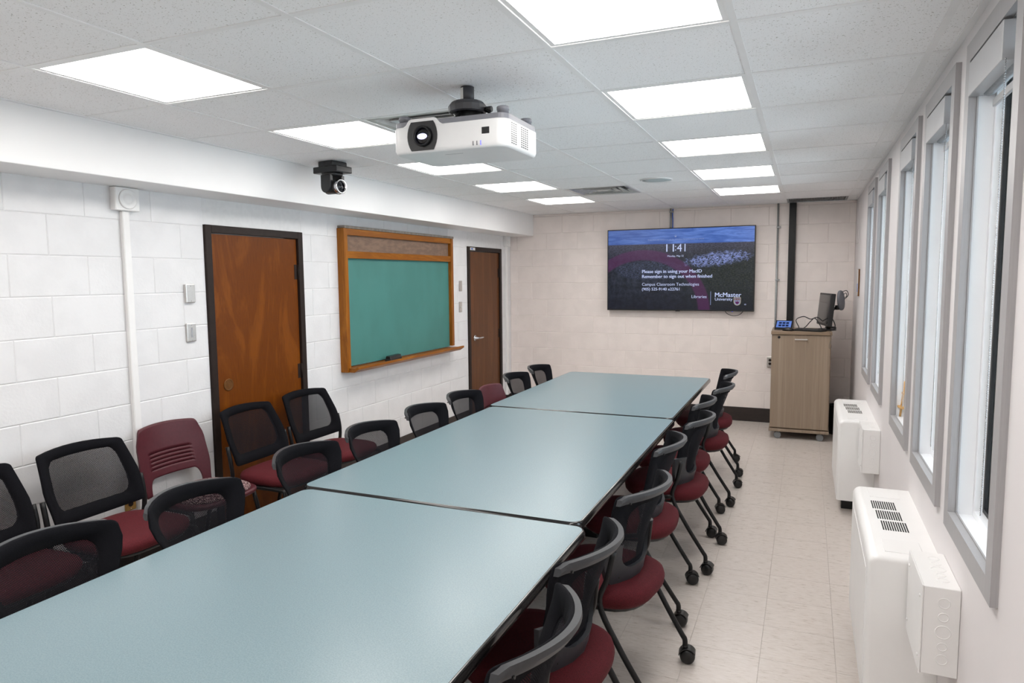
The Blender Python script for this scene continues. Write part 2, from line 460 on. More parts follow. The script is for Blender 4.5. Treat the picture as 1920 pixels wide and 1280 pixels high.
# ================================================================== THE SETTING
# ---- floor
fl = box('floor', (XL - 0.3, YN - 0.1, -0.12), (XR + 0.25, YF + 0.3, -0.0025), 'floor_joint')
tag(fl, 'beige streaked vinyl tile floor of the meeting room', 'floor', kind='structure')
FT = 0.3048
bm = new_bm(); g = 0.0003
def tile_shape(bm, x, y, lx, ly):
    i = 0.0004
    A = [bm.verts.new(p) for p in ((x, y, -0.002), (x + lx, y, -0.002), (x + lx, y + ly, -0.002), (x, y + ly, -0.002))]
    B = [bm.verts.new(p) for p in ((x + i, y + i, 0), (x + lx - i, y + i, 0), (x + lx - i, y + ly - i, 0), (x + i, y + ly - i, 0))]
    bm.faces.new(B)
    for k in range(4): bm.faces.new((A[k], A[(k + 1) % 4], B[(k + 1) % 4], B[k]))
tb = new_bm(); tile_shape(tb, g, g, FT - 2 * g, FT - 2 * g); tile_me = mesh_of('floor_tile', tb, 'floor_vinyl')
rest = new_bm()
nx = int((XR - XL) / FT) + 1; ny = int((YF - YN) / FT) + 1
for i in range(nx):
    for j in range(ny):
        x = XR - (i + 1) * FT; y = YF - (j + 1) * FT
        lx = FT if x > XL else FT - (XL - x); ly = FT if y > YN else FT - (YN - y)
        x = max(x, XL); y = max(y, YN)
        if lx < .02 or ly < .02: continue
        if i < 7 and y > -2.0 and lx == FT:
            obj('floor_tile', tile_me, None, fl, (x, y, 0), None)
        else:
            tile_shape(rest, x + g, y + g, lx - 2 * g, ly - 2 * g)
o = obj('floor_tiling', rest, 'floor_vinyl', fl); o['kind'] = 'stuff'

# ---- block walls
Z0, CH, BL = 0.14, 0.2085, 0.405
block_cache = {}
def block(parent, l, h, loc, rz, mat='block_paint'):
    k = (round(l, 3), round(h, 3), mat)
    if k not in block_cache: block_cache[k] = frustum_mesh('block', k[0], k[1], 0.0035, 0.005, mat)
    obj('block', block_cache[k], None, parent, loc, (0, 0, rz))
def courses(zmax):
    out = [(0.0, Z0, -1)]
    k = 0
    while Z0 + k * CH < zmax - 0.02:
        out.append((Z0 + k * CH, min(Z0 + (k + 1) * CH, zmax), k)); k += 1
    return out
JG = 0.0006
DOORS = [(0.985, 1.912, 2.03), (4.695, 5.63, 2.03)]
SURF = 0.0035
# left wall: mortar core with two door openings
bm = new_bm(); xa, xb = XL - 0.20, XL - SURF
ys = [YN - 0.1] + [v for d in DOORS for v in d[:2]] + [YF + 0.2]
for k in range(0, len(ys), 2): add_box(bm, (xa, ys[k], 0), (xb, ys[k + 1], H + 0.1))
for d in DOORS: add_box(bm, (xa, d[0], d[2]), (xb, d[1], H + 0.1))
wl = tag(obj('wall_left', bm, 'mortar_paint'), 'white painted concrete block wall with the doors and chalkboard', 'wall', kind='structure')
for za, zb, k in courses(ZB + 0.03):
    ph = 0.607 if k % 2 else 0.807
    n0 = int((-1.9 - ph) / BL) - 1
    y = ph + n0 * BL
    while y < YF:
        spans = [(y, min(y + BL, YF))]
        for d0, d1, dz in DOORS:
            if za < dz - 0.01:
                ns = []
                for a, b in spans:
                    if b <= d0 or a >= d1: ns.append((a, b)); continue
                    if a < d0: ns.append((a, d0))
                    if b > d1: ns.append((d1, b))
                spans = ns
        for a, b in spans:
            if b - a > 0.015: block(wl, b - a - 2 * JG, zb - za - 2 * JG, (xb, a + JG, za + JG), 0)
        y += BL
# far wall
bm = new_bm(); add_box(bm, (XL - 0.2, YF + SURF, 0), (XR + 0.25, YF + 0.2, H + 0.1))
wf = tag(obj('wall_far', bm, 'mortar_paint_far'), 'cream painted concrete block wall behind the television', 'wall', kind='structure')
for za, zb, k in courses(H):
    ph = -0.180 if k % 2 else -0.380
    x = ph + BL * 3
    while x > XL:
        a, b = max(x - BL, XL), min(x, XR)
        if b - a > 0.015: block(wf, b - a - 2 * JG, zb - za - 2 * JG, (a + JG, YF + SURF, za + JG), -PI / 2, 'block_paint_far')
        x -= BL
# near wall (behind the camera)
tag(box('wall_near', (XL - 0.2, YN - 0.1, 0), (XR + 0.25, YN, H + 0.1), 'near_paint'), 'plain pale wall behind the viewpoint', 'wall', kind='structure')
# right wall with five window openings
WIN = [(-0.315, 0.330), (0.510, 1.165), (1.372, 2.030), (2.630, 3.280), (3.540, 4.190)]
WZ0, WZ1, CW = 0.836, 2.392, 0.060
XG = XR + 0.20
bm = new_bm()
yy = [YN - 0.1]
for a, b in WIN: yy += [a + 0.03, b - 0.03]
yy.append(YF + 0.2)
for k in range(0, len(yy), 2): add_box(bm, (XR, yy[k], 0), (XG, yy[k + 1], H + 0.1))
for a, b in WIN:
    add_box(bm, (XR, a + 0.03, 0), (XG, b - 0.03, WZ0 + 0.03)); add_box(bm, (XR, a + 0.03, WZ1 - 0.03), (XG, b - 0.03, H + 0.1))
wr = tag(obj('wall_right', bm, 'smooth_paint'), 'smooth off-white plaster wall with the row of windows', 'wall', kind='structure')
box('patch_panel', (XR - 0.006, 5.45, 1.99), (XR, 5.80, 2.40), 'smooth_paint', wr, 0.002)
# bulkhead
tag(box('wall_bulkhead', (XL - 0.05, YN, ZB), (XB, YF + SURF, H + 0.05), 'bulkhead_paint', bev=0.004), 'smooth white boxed bulkhead running along the top of the block wall', 'bulkhead', kind='structure')

# ---- baseboards
bb = new_bm()
for a, b in ((-1.9, DOORS[0][0] - 0.01), (DOORS[0][1] + 0.01, DOORS[1][0] - 0.01), (DOORS[1][1] + 0.01, YF - 0.012)):
    add_box(bb, (XL, a, 0), (XL + 0.010, b, 0.160), 0.003)
tag(obj('baseboard_left', bb, 'base_brown'), 'dark brown vinyl baseboard along the block wall with the doors', 'baseboard', kind='structure')
tag(box('baseboard_far', (XL, YF - 0.010, 0), (XR - 0.01, YF, 0.160), 'base_brown', bev=0.003), 'dark brown vinyl baseboard under the television wall', 'baseboard', kind='structure')

# ---- ceiling: slab, tiles, tee grid
ce = tag(box('ceiling', (XL - 0.2, YN - 0.1, H + 0.06), (XR + 0.25, YF + 0.3, H + 0.16), 'near_paint'), 'suspended ceiling of white speckled square tiles in a metal grid', 'ceiling', kind='structure')
LIGHT_COLS = (1, 4); LIGHT_ROWS = (-5, -3, -1, 1, 3, 5, 7)
DIFF = {(3, 1), (3, 6)}; SPK = (2, 5)
xs = [XR] + [-T * k for k in range(6)] + [XB]
rows = [(n * T, (n + 1) * T, n) for n in range(-6, 9)] + [(9 * T, YF, 9)]
ct_cache = {}
def ctile(x0, x1, y0, y1):
    k = (round(x1 - x0, 3), round(y1 - y0, 3))
    if k not in ct_cache:
        b = new_bm(); add_box(b, (0, 0, 0), (k[0], k[1], 0.015)); ct_cache[k] = mesh_of('ceiling_tile', b, 'ceiling_fibre')
    obj('ceiling_tile', ct_cache[k], None, ce, (x0, y0, H + 0.003))
for c in range(7):
    x1, x0 = xs[c], xs[c + 1]
    for y0, y1, n in rows:
        if (c - 1) in LIGHT_COLS and n in LIGHT_ROWS: continue
        if (c - 1, n) in DIFF or (c - 1, n) == (0, 9): continue
        ctile(x0 + 0.004, x1 - 0.004, y0 + 0.004, y1 - 0.004)
# main runners
for k in range(6):
    box('main_tee', (-T * k - 0.012, YN, H), (-T * k + 0.012, YF, H + 0.003), 'tee_white', ce)
    box('main_tee_web', (-T * k - 0.003, YN, H + 0.003), (-T * k + 0.003, YF, H + 0.03), 'tee_white', ce)
ctb = {}
for c in range(7):
    x1, x0 = xs[c], xs[c + 1]
    w = round(x1 - x0 - 0.024, 4)
    if w not in ctb:
        b = new_bm(); add_box(b, (0, -0.012, 0.0006), (w, 0.012, 0.0028)); ctb[w] = mesh_of('cross_tee', b, 'tee_white')
    for n in range(-6, 10):
        obj('cross_tee', ctb[w], None, ce, (x0 + 0.012, n * T, H))
for nm, lo, hi in (('wall_angle', (XR - 0.022, YN, H - 0.001), (XR, YF, H + 0.003)), ('wall_angle', (XB, YN, H - 0.001), (XB + 0.022, YF, H + 0.003)),
                   ('wall_angle', (XB, YF - 0.022, H - 0.001), (XR, YF, H + 0.003))):
    box(nm, lo, hi, 'tee_white', ce)

# ---- windows
def add_beads(bm, x, y, z0, z1, r=0.0024, step=0.0062):
    z = z0
    while z < z1:
        b2 = bmesh.new(); bmesh.ops.create_icosphere(b2, subdivisions=1, radius=r)
        merge(bm, b2, 0, Matrix.Translation((x, y, z))); z += step
    add_tube(bm, [(x, y, z0), (x, y, z1)], 0.0008, 4)
worder = ['nearest the viewpoint', 'second from the viewpoint', 'third from the viewpoint with a small easel on its sill', 'fourth from the viewpoint', 'farthest, closest to the television wall']
XC = 0.070
for i, (a, b) in enumerate(WIN):
    w = thing('window_%d' % (i + 1), 'tall narrow grey-cased window, ' + worder[i], 'window', (XR, (a + b) / 2, WZ0), kind='structure')
    inv = Vector((-XR, -(a + b) / 2, -WZ0))
    def part(name, bm, mat, parent=w):
        for v in bm.verts: v.co += inv
        return obj(name, bm, mat, parent)
    bm = new_bm(); add_ring_frame(bm, a, b, WZ0, WZ1, CW, XC, XR + 0.004); part('casing', bm, 'casing_grey')
    ia, ib, iz0, iz1 = a + CW, b - CW, WZ0 + CW, WZ1 - CW
    bm = new_bm(); add_ring_frame(bm, ia - 0.04, ib + 0.04, iz0 - 0.04, iz1 + 0.04, 0.043, XR + 0.0045, XR + 0.009); part('inner_trim', bm, 'casing_grey')
    bm = new_bm(); add_ring_frame(bm, ia - 0.035, ib + 0.035, iz0 - 0.035, iz1 + 0.035, 0.030, XR + 0.0095, XR + 0.053); part('jamb_lining', bm, 'jamb_white')
    bm = new_bm(); add_ring_frame(bm, ia - 0.030, ib + 0.030, iz0 - 0.030, iz1 + 0.030, 0.045, XR + 0.0535, XR + 0.076)
    sash = part('sash', bm, 'jamb_white')
    bm = new_bm(); add_ring_frame(bm, ia - 0.028, ib + 0.028, iz0 - 0.028, iz1 + 0.028, 0.056, XR + 0.0765, XR + 0.086); part('gasket', bm, 'gasket_black', sash)
    bm = new_bm(); add_box(bm, (XR + 0.0865, ia - 0.025, iz0 - 0.025), (XR + 0.092, ib + 0.025, iz1 + 0.025)); part('pane', bm, 'pane_glass')
    bm = new_bm(); add_ring_frame(bm, ia - 0.03, ib + 0.03, iz0 - 0.03, iz1 + 0.03, 0.04, XR + 0.0925, XR + 0.195); part('outer_reveal', bm, 'jamb_white')
    # roller shade
    s = thing('roller_shade', 'grey roller shade cassette with bead chain in the window ' + worder[i].replace(' with a small easel on its sill', ''), 'shade', (XR, (a + b) / 2, 2.222), group='roller shades in the windows')
    inv = Vector((-XR, -(a + b) / 2, -2.222))
    bm = new_bm(); add_box(bm, (XC - 0.002, ia + 0.120, 2.222), (XR + 0.050, ib - 0.0005, 2.324), 0.0015, 1); part('cassette', bm, 'cassette_grey', s)
    bm = new_bm(); add_lathe(bm, [(0.018, ia + 0.05), (0.018, ib - 0.03)], 14, 'Y', (XR + 0.030, 0, 2.232)); part('roller_tube', bm, 'vent_grey', s)
    bm = new_bm(); add_box(bm, (XR + 0.040, ia + 0.035, 2.180), (XR + 0.050, ib - 0.03, 2.205), 0.002, 1); part('hem_bar', bm, 'cassette_grey', s)
    bm = new_bm(); add_box(bm, (XR + 0.012, ia + 0.0055, 2.215), (XR + 0.046, ia + 0.050, 2.300), 0.002, 1); part('end_bracket', bm, 'vent_grey', s)
    bm = new_bm(); add_beads(bm, XC + 0.006, ia + 0.112, 1.02, 2.226); part('bead_chain', bm, 'chain_metal', s)

# ---- doors
def make_door(n, d, label, wood_m, lever):
    y0, y1, zt = d
    r = thing('door_%d' % n, label, 'door', (XL, (y0 + y1) / 2, 0), kind='structure')
    inv = Vector((-XL, -(y0 + y1) / 2, 0))
    def part(name, bm, mat, parent=r, label=None):
        for v in bm.verts: v.co += inv
        return obj(name, bm, mat, parent, label=label)
    fwid = 0.052
    bm = new_bm()
    add_box(bm, (XL - 0.12, y0 + 0.001, 0), (XL + 0.016, y0 + fwid, zt - 0.001), 0.003, 1); add_box(bm, (XL - 0.12, y1 - fwid, 0), (XL + 0.016, y1 - 0.001, zt - 0.001), 0.003, 1)
    add_box(bm, (XL - 0.12, y0 + fwid, zt - fwid), (XL + 0.016, y1 - fwid, zt - 0.001), 0.003, 1)
    part('frame', bm, 'frame_brown')
    bm = new_bm(); add_box(bm, (XL - 0.048, y0 + fwid + 0.003, 0.008), (XL - 0.004, y1 - fwid - 0.003, zt - fwid - 0.003), 0.002, 1); slab = part('slab', bm, wood_m)
    for z in ((1.73, 0.98, 0.2)):
        bm = new_bm(); add_lathe(bm, [(0.0075, z - 0.055), (0.0075, z + 0.055)], 10, 'Z', (XL + 0.004, y1 - fwid + 0.002, 0))
        add_box(bm, (XL - 0.004, y1 - fwid - 0.035, z - 0.055), (XL - 0.002, y1 - fwid, z + 0.055)); part('hinge', bm, 'frame_brown')
    yk = y0 + 0.15
    if not lever:
        bm = new_bm(); add_lathe(bm, [(0.0, 0.0005), (0.040, 0.0005), (0.041, 0.004), (0.036, 0.006), (0.032, 0.003), (0.027, 0.0045), (0.020, 0.0025), (0.014, 0.0045), (0.006, 0.003), (0.0, 0.0045)], 28, 'X', (XL - 0.004, yk, 0.976), capa=False, capb=False)
        part('round_cover_plate', bm, 'plate_bronze', slab, 'round brown cover plate where a lock was')
    else:
        bm = new_bm(); yk = y0 + 0.175; add_lathe(bm, [(0.0, 0.0), (0.034, 0.0), (0.036, 0.006), (0.030, 0.014), (0.014, 0.016), (0.012, 0.05), (0.0, 0.05)], 24, 'X', (XL - 0.004, yk, 0.974), capa=False, capb=False)
        add_tube(bm, smooth_path([(XL + 0.04, yk, 0.974), (XL + 0.05, yk + 0.03, 0.974), (XL + 0.05, yk + 0.125, 0.974)], 4), 0.010, 10)
        part('lever_handle', bm, 'chrome', slab, 'chrome lever handle')
        bm = new_bm(); add_box(bm, (XL - 0.004, y0 + fwid + 0.005, 0.945), (XL - 0.002, y0 + fwid + 0.03, 1.0)); part('latch_plate', bm, 'black_metal', slab)
        bm = new_bm(); add_box(bm, (XL + 0.016, y0 + 0.05, zt - 0.042), (XL + 0.017, y0 + 0.18, zt - 0.012)); lab = part('frame_label', bm, 'plate_white', r, 'small white label strip on the frame')
        bm = new_bm(); add_box(bm, (XL + 0.0171, y0 + 0.075, zt - 0.034), (XL + 0.0175, y0 + 0.125, zt - 0.020)); part('label_mark', bm, 'blue_plastic', lab)
    return r
make_door(1, DOORS[0], 'orange-brown wooden door in a black-brown frame, behind the wall chairs', 'door_wood', False)
make_door(2, DOORS[1], 'dark walnut door with chrome lever handle near the far corner', 'door_wood_dark', True)

# ---- rosette raceway trims
def raceway(n, yc, label, zb, side=0.075):
    r = thing('trim_%d' % n, label, 'trim', (XL, yc, zb), kind='structure')
    bm = new_bm(); add_box(bm, (0, -0.022, 0), (0.028, 0.022, 2.065 - zb), 0.004, 1); obj('cover_strip', bm, 'trim_white', r)
    bm = new_bm(); add_box(bm, (0, -side, 2.065 - zb), (0.048, side, 2.193 - zb), 0.004, 1); bx_ = obj('corner_block', bm, 'trim_white', r)
    bm = new_bm(); R_ = side * 0.74
    add_lathe(bm, [(R_, 0.048), (R_, 0.053), (R_ * .9, 0.0565), (R_ * .8, 0.053), (R_ * .62, 0.0505), (R_ * .5, 0.0525), (R_ * .42, 0.0565), (R_ * .3, 0.0565), (0.001, 0.0555)], 32, 'X', (0, 0, 2.129 - zb))
    obj('rosette', bm, 'trim_white', bx_)
raceway(1, 0.425, 'white vertical raceway with rosette corner block left of the orange-brown door', 0.16)
raceway(2, 5.78, 'white vertical raceway with rosette block in the far corner beside the walnut door', 0.16, 0.06)

# ================================================================== CEILING FITTINGS
def panel_light(c, n, label):
    x0, x1, y0, y1 = -T * (c + 1) + 0.013, -T * c - 0.013, n * T + 0.013, (n + 1) * T - 0.013
    r = thing('ceiling_light', label, 'ceiling light', ((x0 + x1) / 2, (y0 + y1) / 2, H), group='square ceiling light panels')
    hx = (x1 - x0) / 2
    bm = new_bm(); w = 0.018
    for lo, hi in (((-hx, -hx), (hx, -hx + w)), ((-hx, hx - w), (hx, hx)), ((-hx, -hx + w), (-hx + w, hx - w)), ((hx - w, -hx + w), (hx, hx - w))):
        add_box(bm, (lo[0], lo[1], 0.003), (hi[0], hi[1], 0.016))
    obj('frame', bm, 'tee_white', r)
    bm = new_bm(); add_box(bm, (-hx + w, -hx + w, 0.005), (hx - w, hx - w, 0.015)); obj('diffuser', bm, 'light_panel', r)
ordn = {-1: 'nearest in view', 1: 'second in view', 3: 'third in view', 5: 'fourth in view', 7: 'farthest'}
for n in LIGHT_ROWS:
    for c, side in ((1, 'window-side row'), (4, 'bulkhead-side row')):
        if n < -1: lb = 'square white ceiling light in the %s, behind the viewpoint' % side + (' by the near wall' if n == -5 else '')
        else: lb = 'glowing square ceiling light panel of the %s, %s' % (side, ordn[n])
        panel_light(c, n, lb)

def diffuser(c, n, label):
    x, y = -T * (c + 0.5), (n + 0.5) * T
    r = thing('air_diffuser', label, 'air vent', (x, y, H), group='ceiling air diffusers'); h = T / 2 - 0.013
    bm = new_bm()
    levels = [(h, 0.003), (h - 0.03, 0.003), (h - 0.05, 0.012)]
    def ring(h0, z0, h1, z1):
        a = [bm.verts.new((sx * h0, sy * h0, z0)) for sx, sy in ((-1, -1), (1, -1), (1, 1), (-1, 1))]; b = [bm.verts.new((sx * h1, sy * h1, z1)) for sx, sy in ((-1, -1), (1, -1), (1, 1), (-1, 1))]
        for k in range(4): bm.faces.new((a[k], a[(k + 1) % 4], b[(k + 1) % 4], b[k]))
    ring(h, 0.003, h - 0.035, 0.003); ring(h - 0.035, 0.003, h - 0.06, 0.04)
    obj('frame', bm, 'vent_metal', r)
    for h0 in (0.205, 0.150, 0.095):
        bm = new_bm(); ring(h0, 0.006, h0 - 0.05, 0.046); ring(h0, 0.006, h0 - 0.004, 0.004); obj('louvre', bm, 'vent_metal', r)
    bm = new_bm(); add_box(bm, (-0.045, -0.045, 0.006), (0.045, 0.045, 0.010)); obj('centre_plate', bm, 'vent_metal', r)
    bm = new_bm(); add_box(bm, (-h + .06, -h + .06, 0.050), (h - .06, h - .06, 0.055)); obj('throat', bm, 'vent_dark', r)
diffuser(3, 1, 'square metal air diffuser in the ceiling behind the projector')
diffuser(3, 6, 'square louvred air diffuser in the ceiling near the far lights')
# round speaker
r = thing('ceiling_speaker', 'round pale grille ceiling speaker set in a tile', 'speaker', (-1.535, 3.43, H))
bm = new_bm(); add_lathe(bm, [(0.128, 0.003), (0.130, -0.004), (0.120, -0.006), (0.117, -0.004)], 40, capa=False, capb=False); obj('rim', bm, 'trim_white', r)
bm = new_bm(); add_lathe(bm, [(0.117, -0.004), (0.08, -0.0055), (0.001, -0.006)], 40); obj('grille', bm, 'speaker_grille', r)
# grey louvre in the far right corner
r = thing('ceiling_grille', 'grey slotted return air grille in the ceiling above the cabinet', 'air vent', (-T / 2, (9 * T + YF) / 2, H))
hx, hy = T / 2 - 0.014, (YF - 9 * T) / 2 - 0.02
bm = new_bm()
for lo, hi in (((-hx, -hy), (hx, -hy + .02)), ((-hx, hy - .02), (hx, hy)), ((-hx, -hy + .02), (-hx + .02, hy - .02)), ((hx - .02, -hy + .02), (hx, hy - .02))): add_box(bm, (lo[0], lo[1], 0.0032), (hi[0], hi[1], 0.012))
obj('frame', bm, 'vent_grey', r)
bl = new_bm(); add_box(bl, (-0.0025, -hy + .02, 0.004), (0.0025, hy - .02, 0.018)); bl = mesh_of('slat', bl, 'vent_grey')
k = -hx + 0.035
while k < hx - 0.025:
    obj('slat', bl, None, r, (k, 0, 0)); k += 0.0155
bm = new_bm(); add_box(bm, (-hx, -hy, 0.02), (hx, hy, 0.024)); obj('backing', bm, 'dusty_grey', r)

# ---- projector
r = thing('projector', 'white ceiling projector with glowing lens hanging from a dark mount', 'projector', (-1.675, 0.262, 2.168))
W2, D2, HB = 0.252, 0.172, 0.122
bm = new_bm()
poly = round_rect(-W2, W2, -D2, D2, 0.045, 6)
b2 = bmesh.new()
def loop_at(z, s): return [b2.verts.new((x * s + 0, y * s, z)) for x, y in poly]
L = [loop_at(0.0, 0.955), loop_at(0.006, 0.985), loop_at(0.018, 1.0), loop_at(HB - 0.022, 1.0), loop_at(HB - 0.018, 0.994)]
for a, b in zip(L, L[1:]):
    for k in range(len(poly)): f_ = b2.faces.new((a[k], a[(k + 1) % len(poly)], b[(k + 1) % len(poly)], b[k])); f_.smooth = True
b2.faces.new(L[0][::-1]); b2.faces.new(L[-1]); merge(bm, b2)
body = obj('body', bm, 'projector_white', r)
# raised lens hood on the front
lx = -0.108
bm = new_bm()
add_prism(bm, [(lx - 0.098, HB - 0.024), (lx - 0.075, HB - 0.012), (lx - 0.062, HB + 0.006), (lx - 0.05, HB + 0.010), (lx + 0.05, HB + 0.010), (lx + 0.062, HB + 0.006), (lx + 0.078, HB - 0.012), (lx + 0.10, HB - 0.024)], -D2 + 0.0005, 0.06, 'Y')
obj('lens_hood', bm, 'projector_white', r)
bm = new_bm(); b2 = bmesh.new(); poly2 = round_rect(-W2 + .004, W2 - .004, -D2 + .004, D2 - .004, 0.042, 6)
add_prism(bm, poly2, HB - 0.018, HB + 0.002, 'Z'); obj('top_cover', bm, 'projector_grey', r)
# lens bezel : barrel shaped dark plate
pl = []
for s_ in (1, -1):
    for k in range(9):
        a = (-0.7 + 1.4 * k / 8)
        pl.append((lx + s_ * (0.075 * math.cos(a) - 0.008), 0.064 + s_ * 0.086 * math.sin(a)))
bm = new_bm(); add_prism(bm, pl, -D2 - 0.0025, -D2 + 0.012, 'Y'); bez = obj('lens_bezel', bm, 'black_plastic', r)
bm = new_bm(); add_lathe(bm, [(0.040, 0.0), (0.040, -0.010), (0.036, -0.013), (0.032, -0.010), (0.030, -0.004)], 32, 'Y', (lx + 0.004, -D2 - 0.003, 0.062), capb=False); obj('lens_ring', bm, 'black_metal', bez)
bm = new_bm(); add_lathe(bm, [(0.030, -0.003), (0.020, -0.008), (0.0005, -0.010)], 28, 'Y', (lx + 0.004, -D2 - 0.003, 0.062), capa=False); obj('lens_glass', bm, 'dark_glass', bez)
bm = new_bm(); add_lathe(bm, [(0.0005, -0.0125), (0.013, -0.0112), (0.016, -0.0098)], 20, 'Y', (lx + 0.006, -D2 - 0.003, 0.060), capa=False, capb=False)
for v in bm.verts: v.co.x = (lx + .006) + (v.co.x - lx - .006) * 1.35; v.co.z = 0.06 + (v.co.z - 0.06) * 0.7
obj('lit_lens_core', bm, 'lens_light', bez, label='glowing violet-white light in the lens')
bm = new_bm(); add_box(bm, (0.150, -D2 - 0.0012, 0.050), (0.182, -D2 + 0.004, 0.075), 0.001, 1); obj('infrared_window', bm, 'black_plastic', r)
for k, mname in enumerate(('mount_grey', 'mount_grey', 'blue_led')):
    bm = new_bm(); add_box(bm, (0.112 + k * 0.016, -D2 - 0.001, 0.010), (0.115 + k * 0.016, -D2 + 0.004, 0.026)); obj('status_light', bm, mname, r)
# side vents
vb = new_bm(); add_box(vb, (0, 0, 0), (0.0016, 0.013, 0.0045)); vb = mesh_of('vent_slot', vb, 'black_plastic')
for col in range(8):
    if col == 3: continue
    for row in range(10):
        obj('vent_slot', vb, None, body, (W2 - 0.0008, -0.125 + col * 0.0195 + (0.02 if col > 3 else 0), 0.016 + row * 0.0082))
for x, y in ((-W2 + 0.035, -D2 + 0.05), (W2 - 0.035, -D2 + 0.05), (-W2 + 0.035, D2 - 0.06), (W2 - 0.035, D2 - 0.06)):
    bm = new_bm(); add_lathe(bm, [(0.022, HB), (0.022, HB + 0.018), (0.024, HB + 0.019), (0.024, HB + 0.030), (0.021, HB + 0.033)], 20, 'Z', (x, y, 0)); obj('levelling_foot', bm, 'projector_grey', r)
bm = new_bm(); add_box(bm, (-0.05, -0.095, -0.0006), (0.03, -0.093, 0.0008)); obj('underside_seam', bm, 'projector_grey', body)
# mount
mt = thing('projector_mount', 'dark grey round ceiling mount and pole above the projector', 'mount', (-1.688, 0.30, 2.302))
bm = new_bm(); add_lathe(bm, [(0.028, 0.095), (0.028, 0.1555)], 20); obj('pole', bm, 'mount_grey', mt)
bm = new_bm(); add_prism(bm, [(0.0285 * math.cos(a), 0.0285 * math.sin(a)) for a in [(-2.8 + 0.13 * k) for k in range(9)]] + [(0.0292 * math.cos(a), 0.0292 * math.sin(a)) for a in [(-2.8 + 0.13 * k) for k in range(8, -1, -1)]], 0.088, 0.150); obj('spec_sticker', bm, 'plate_white', mt)
bm = new_bm(); add_lathe(bm, [(0.070, 0.050), (0.078, 0.054), (0.080, 0.078), (0.070, 0.090), (0.060, 0.096), (0.030, 0.097)], 14, smooth=False); obj('mount_disc', bm, 'mount_grey', mt)
bm = new_bm(); add_lathe(bm, [(0.040, -0.009), (0.040, 0.02), (0.060, 0.050)], 16); obj('mount_hub', bm, 'black_metal', mt)
for a in range(3):
    bm = new_bm(); an = a * 2.1 + 0.5; add_tube(bm, [(0.05 * math.cos(an), 0.05 * math.sin(an), 0.05), (0.10 * math.cos(an), 0.10 * math.sin(an), 0.012), (0.115 * math.cos(an), 0.115 * math.sin(an), -0.008)], 0.008, 8); obj('mount_arm', bm, 'black_metal', mt)
bm = new_bm(); add_lathe(bm, [(0.010, 0.0), (0.012, 0.01), (0.012, 0.03)], 12, 'X', (0.080, 0.0, 0.058)); obj('adjust_knob', bm, 'black_metal', mt)
bm = new_bm(); add_tube(bm, [(-0.045, -0.055, 0.016), (-0.005, -0.070, 0.010)], 0.009, 10); obj('video_plug', bm, 'blue_plastic', mt, label='blue cable plug')
bm = new_bm(); add_tube(bm, smooth_path([(0.085, -0.01, 0.055), (0.115, -0.02, 0.035), (0.125, -0.02, 0.0)], 5), 0.0025, 6); add_tube(bm, smooth_path([(0.085, 0.01, 0.05), (0.105, 0.0, 0.035), (0.115, 0.0, 0.0)], 5), 0.0025, 6); obj('cable', bm, 'black_plastic', mt)

# ---- ceiling PTZ camera
r = thing('ptz_camera', 'black pan and tilt camera hanging upside down from the ceiling', 'camera', (-3.345, 1.56, H), -0.15)
bm = new_bm(); add_box(bm, (-0.065, -0.065, -0.035), (0.065, 0.075, -0.0005), 0.006, 2); obj('bracket', bm, 'black_plastic', r)
bm = new_bm(); add_box(bm, (-0.110, -0.070, -0.078), (0.110, 0.075, -0.035), 0.006, 2); base = obj('base', bm, 'black_plastic', r)
TURN = (0, 0, 1.55)
bm = new_bm(); add_lathe(bm, [(0.072, -0.078), (0.068, -0.088), (0.066, -0.095)], 24); obj('turntable', bm, 'black_plastic', r)
for s_ in (-1, 1):
    bm = new_bm(); x0, x1 = (-0.066, -0.038) if s_ < 0 else (0.038, 0.066)
    pr = [(-0.045, -0.09), (0.045, -0.09)] + [(0.045 * math.cos(a), -0.165 - 0.045 * math.sin(a)) for a in [PI * k / 10 for k in range(11)]]
    add_prism(bm, pr, x0, x1, 'X', 0.005, 2); obj('yoke_arm', bm, 'black_plastic', r, None, TURN)
bm = new_bm(); add_lathe(bm, [(0.036, 0.055), (0.045, 0.045), (0.046, -0.03), (0.044, -0.06)], 24, 'Y', (0, 0, -0.168)); hd = obj('camera_head', bm, 'black_plastic', r)
bm = new_bm(); add_lathe(bm, [(0.047, -0.055), (0.049, -0.060), (0.049, -0.082), (0.045, -0.086), (0.039, -0.084), (0.036, -0.075)], 28, 'Y', (0, 0, -0.168), capa=False, capb=False); obj('lens_ring', bm, 'chrome', hd, label='silver lens ring')
bm = new_bm(); add_lathe(bm, [(0.038, -0.072), (0.022, -0.074), (0.018, -0.078), (0.0005, -0.084)], 24, 'Y', (0, 0, -0.168), capa=False); obj('lens', bm, 'dark_glass', hd)
bm = new_bm(); add_tube(bm, smooth_path([(-0.09, 0.02, -0.015), (-0.135, 0.01, -0.02), (-0.150, 0.0, -0.055), (-0.110, 0.0, -0.066)], 5), 0.004, 6)
add_tube(bm, smooth_path([(-0.07, 0.03, -0.012), (-0.115, 0.02, -0.025), (-0.112, 0.0, -0.05)], 5), 0.004, 6); obj('cable', bm, 'black_plastic', r)
hd.rotation_euler = TURN

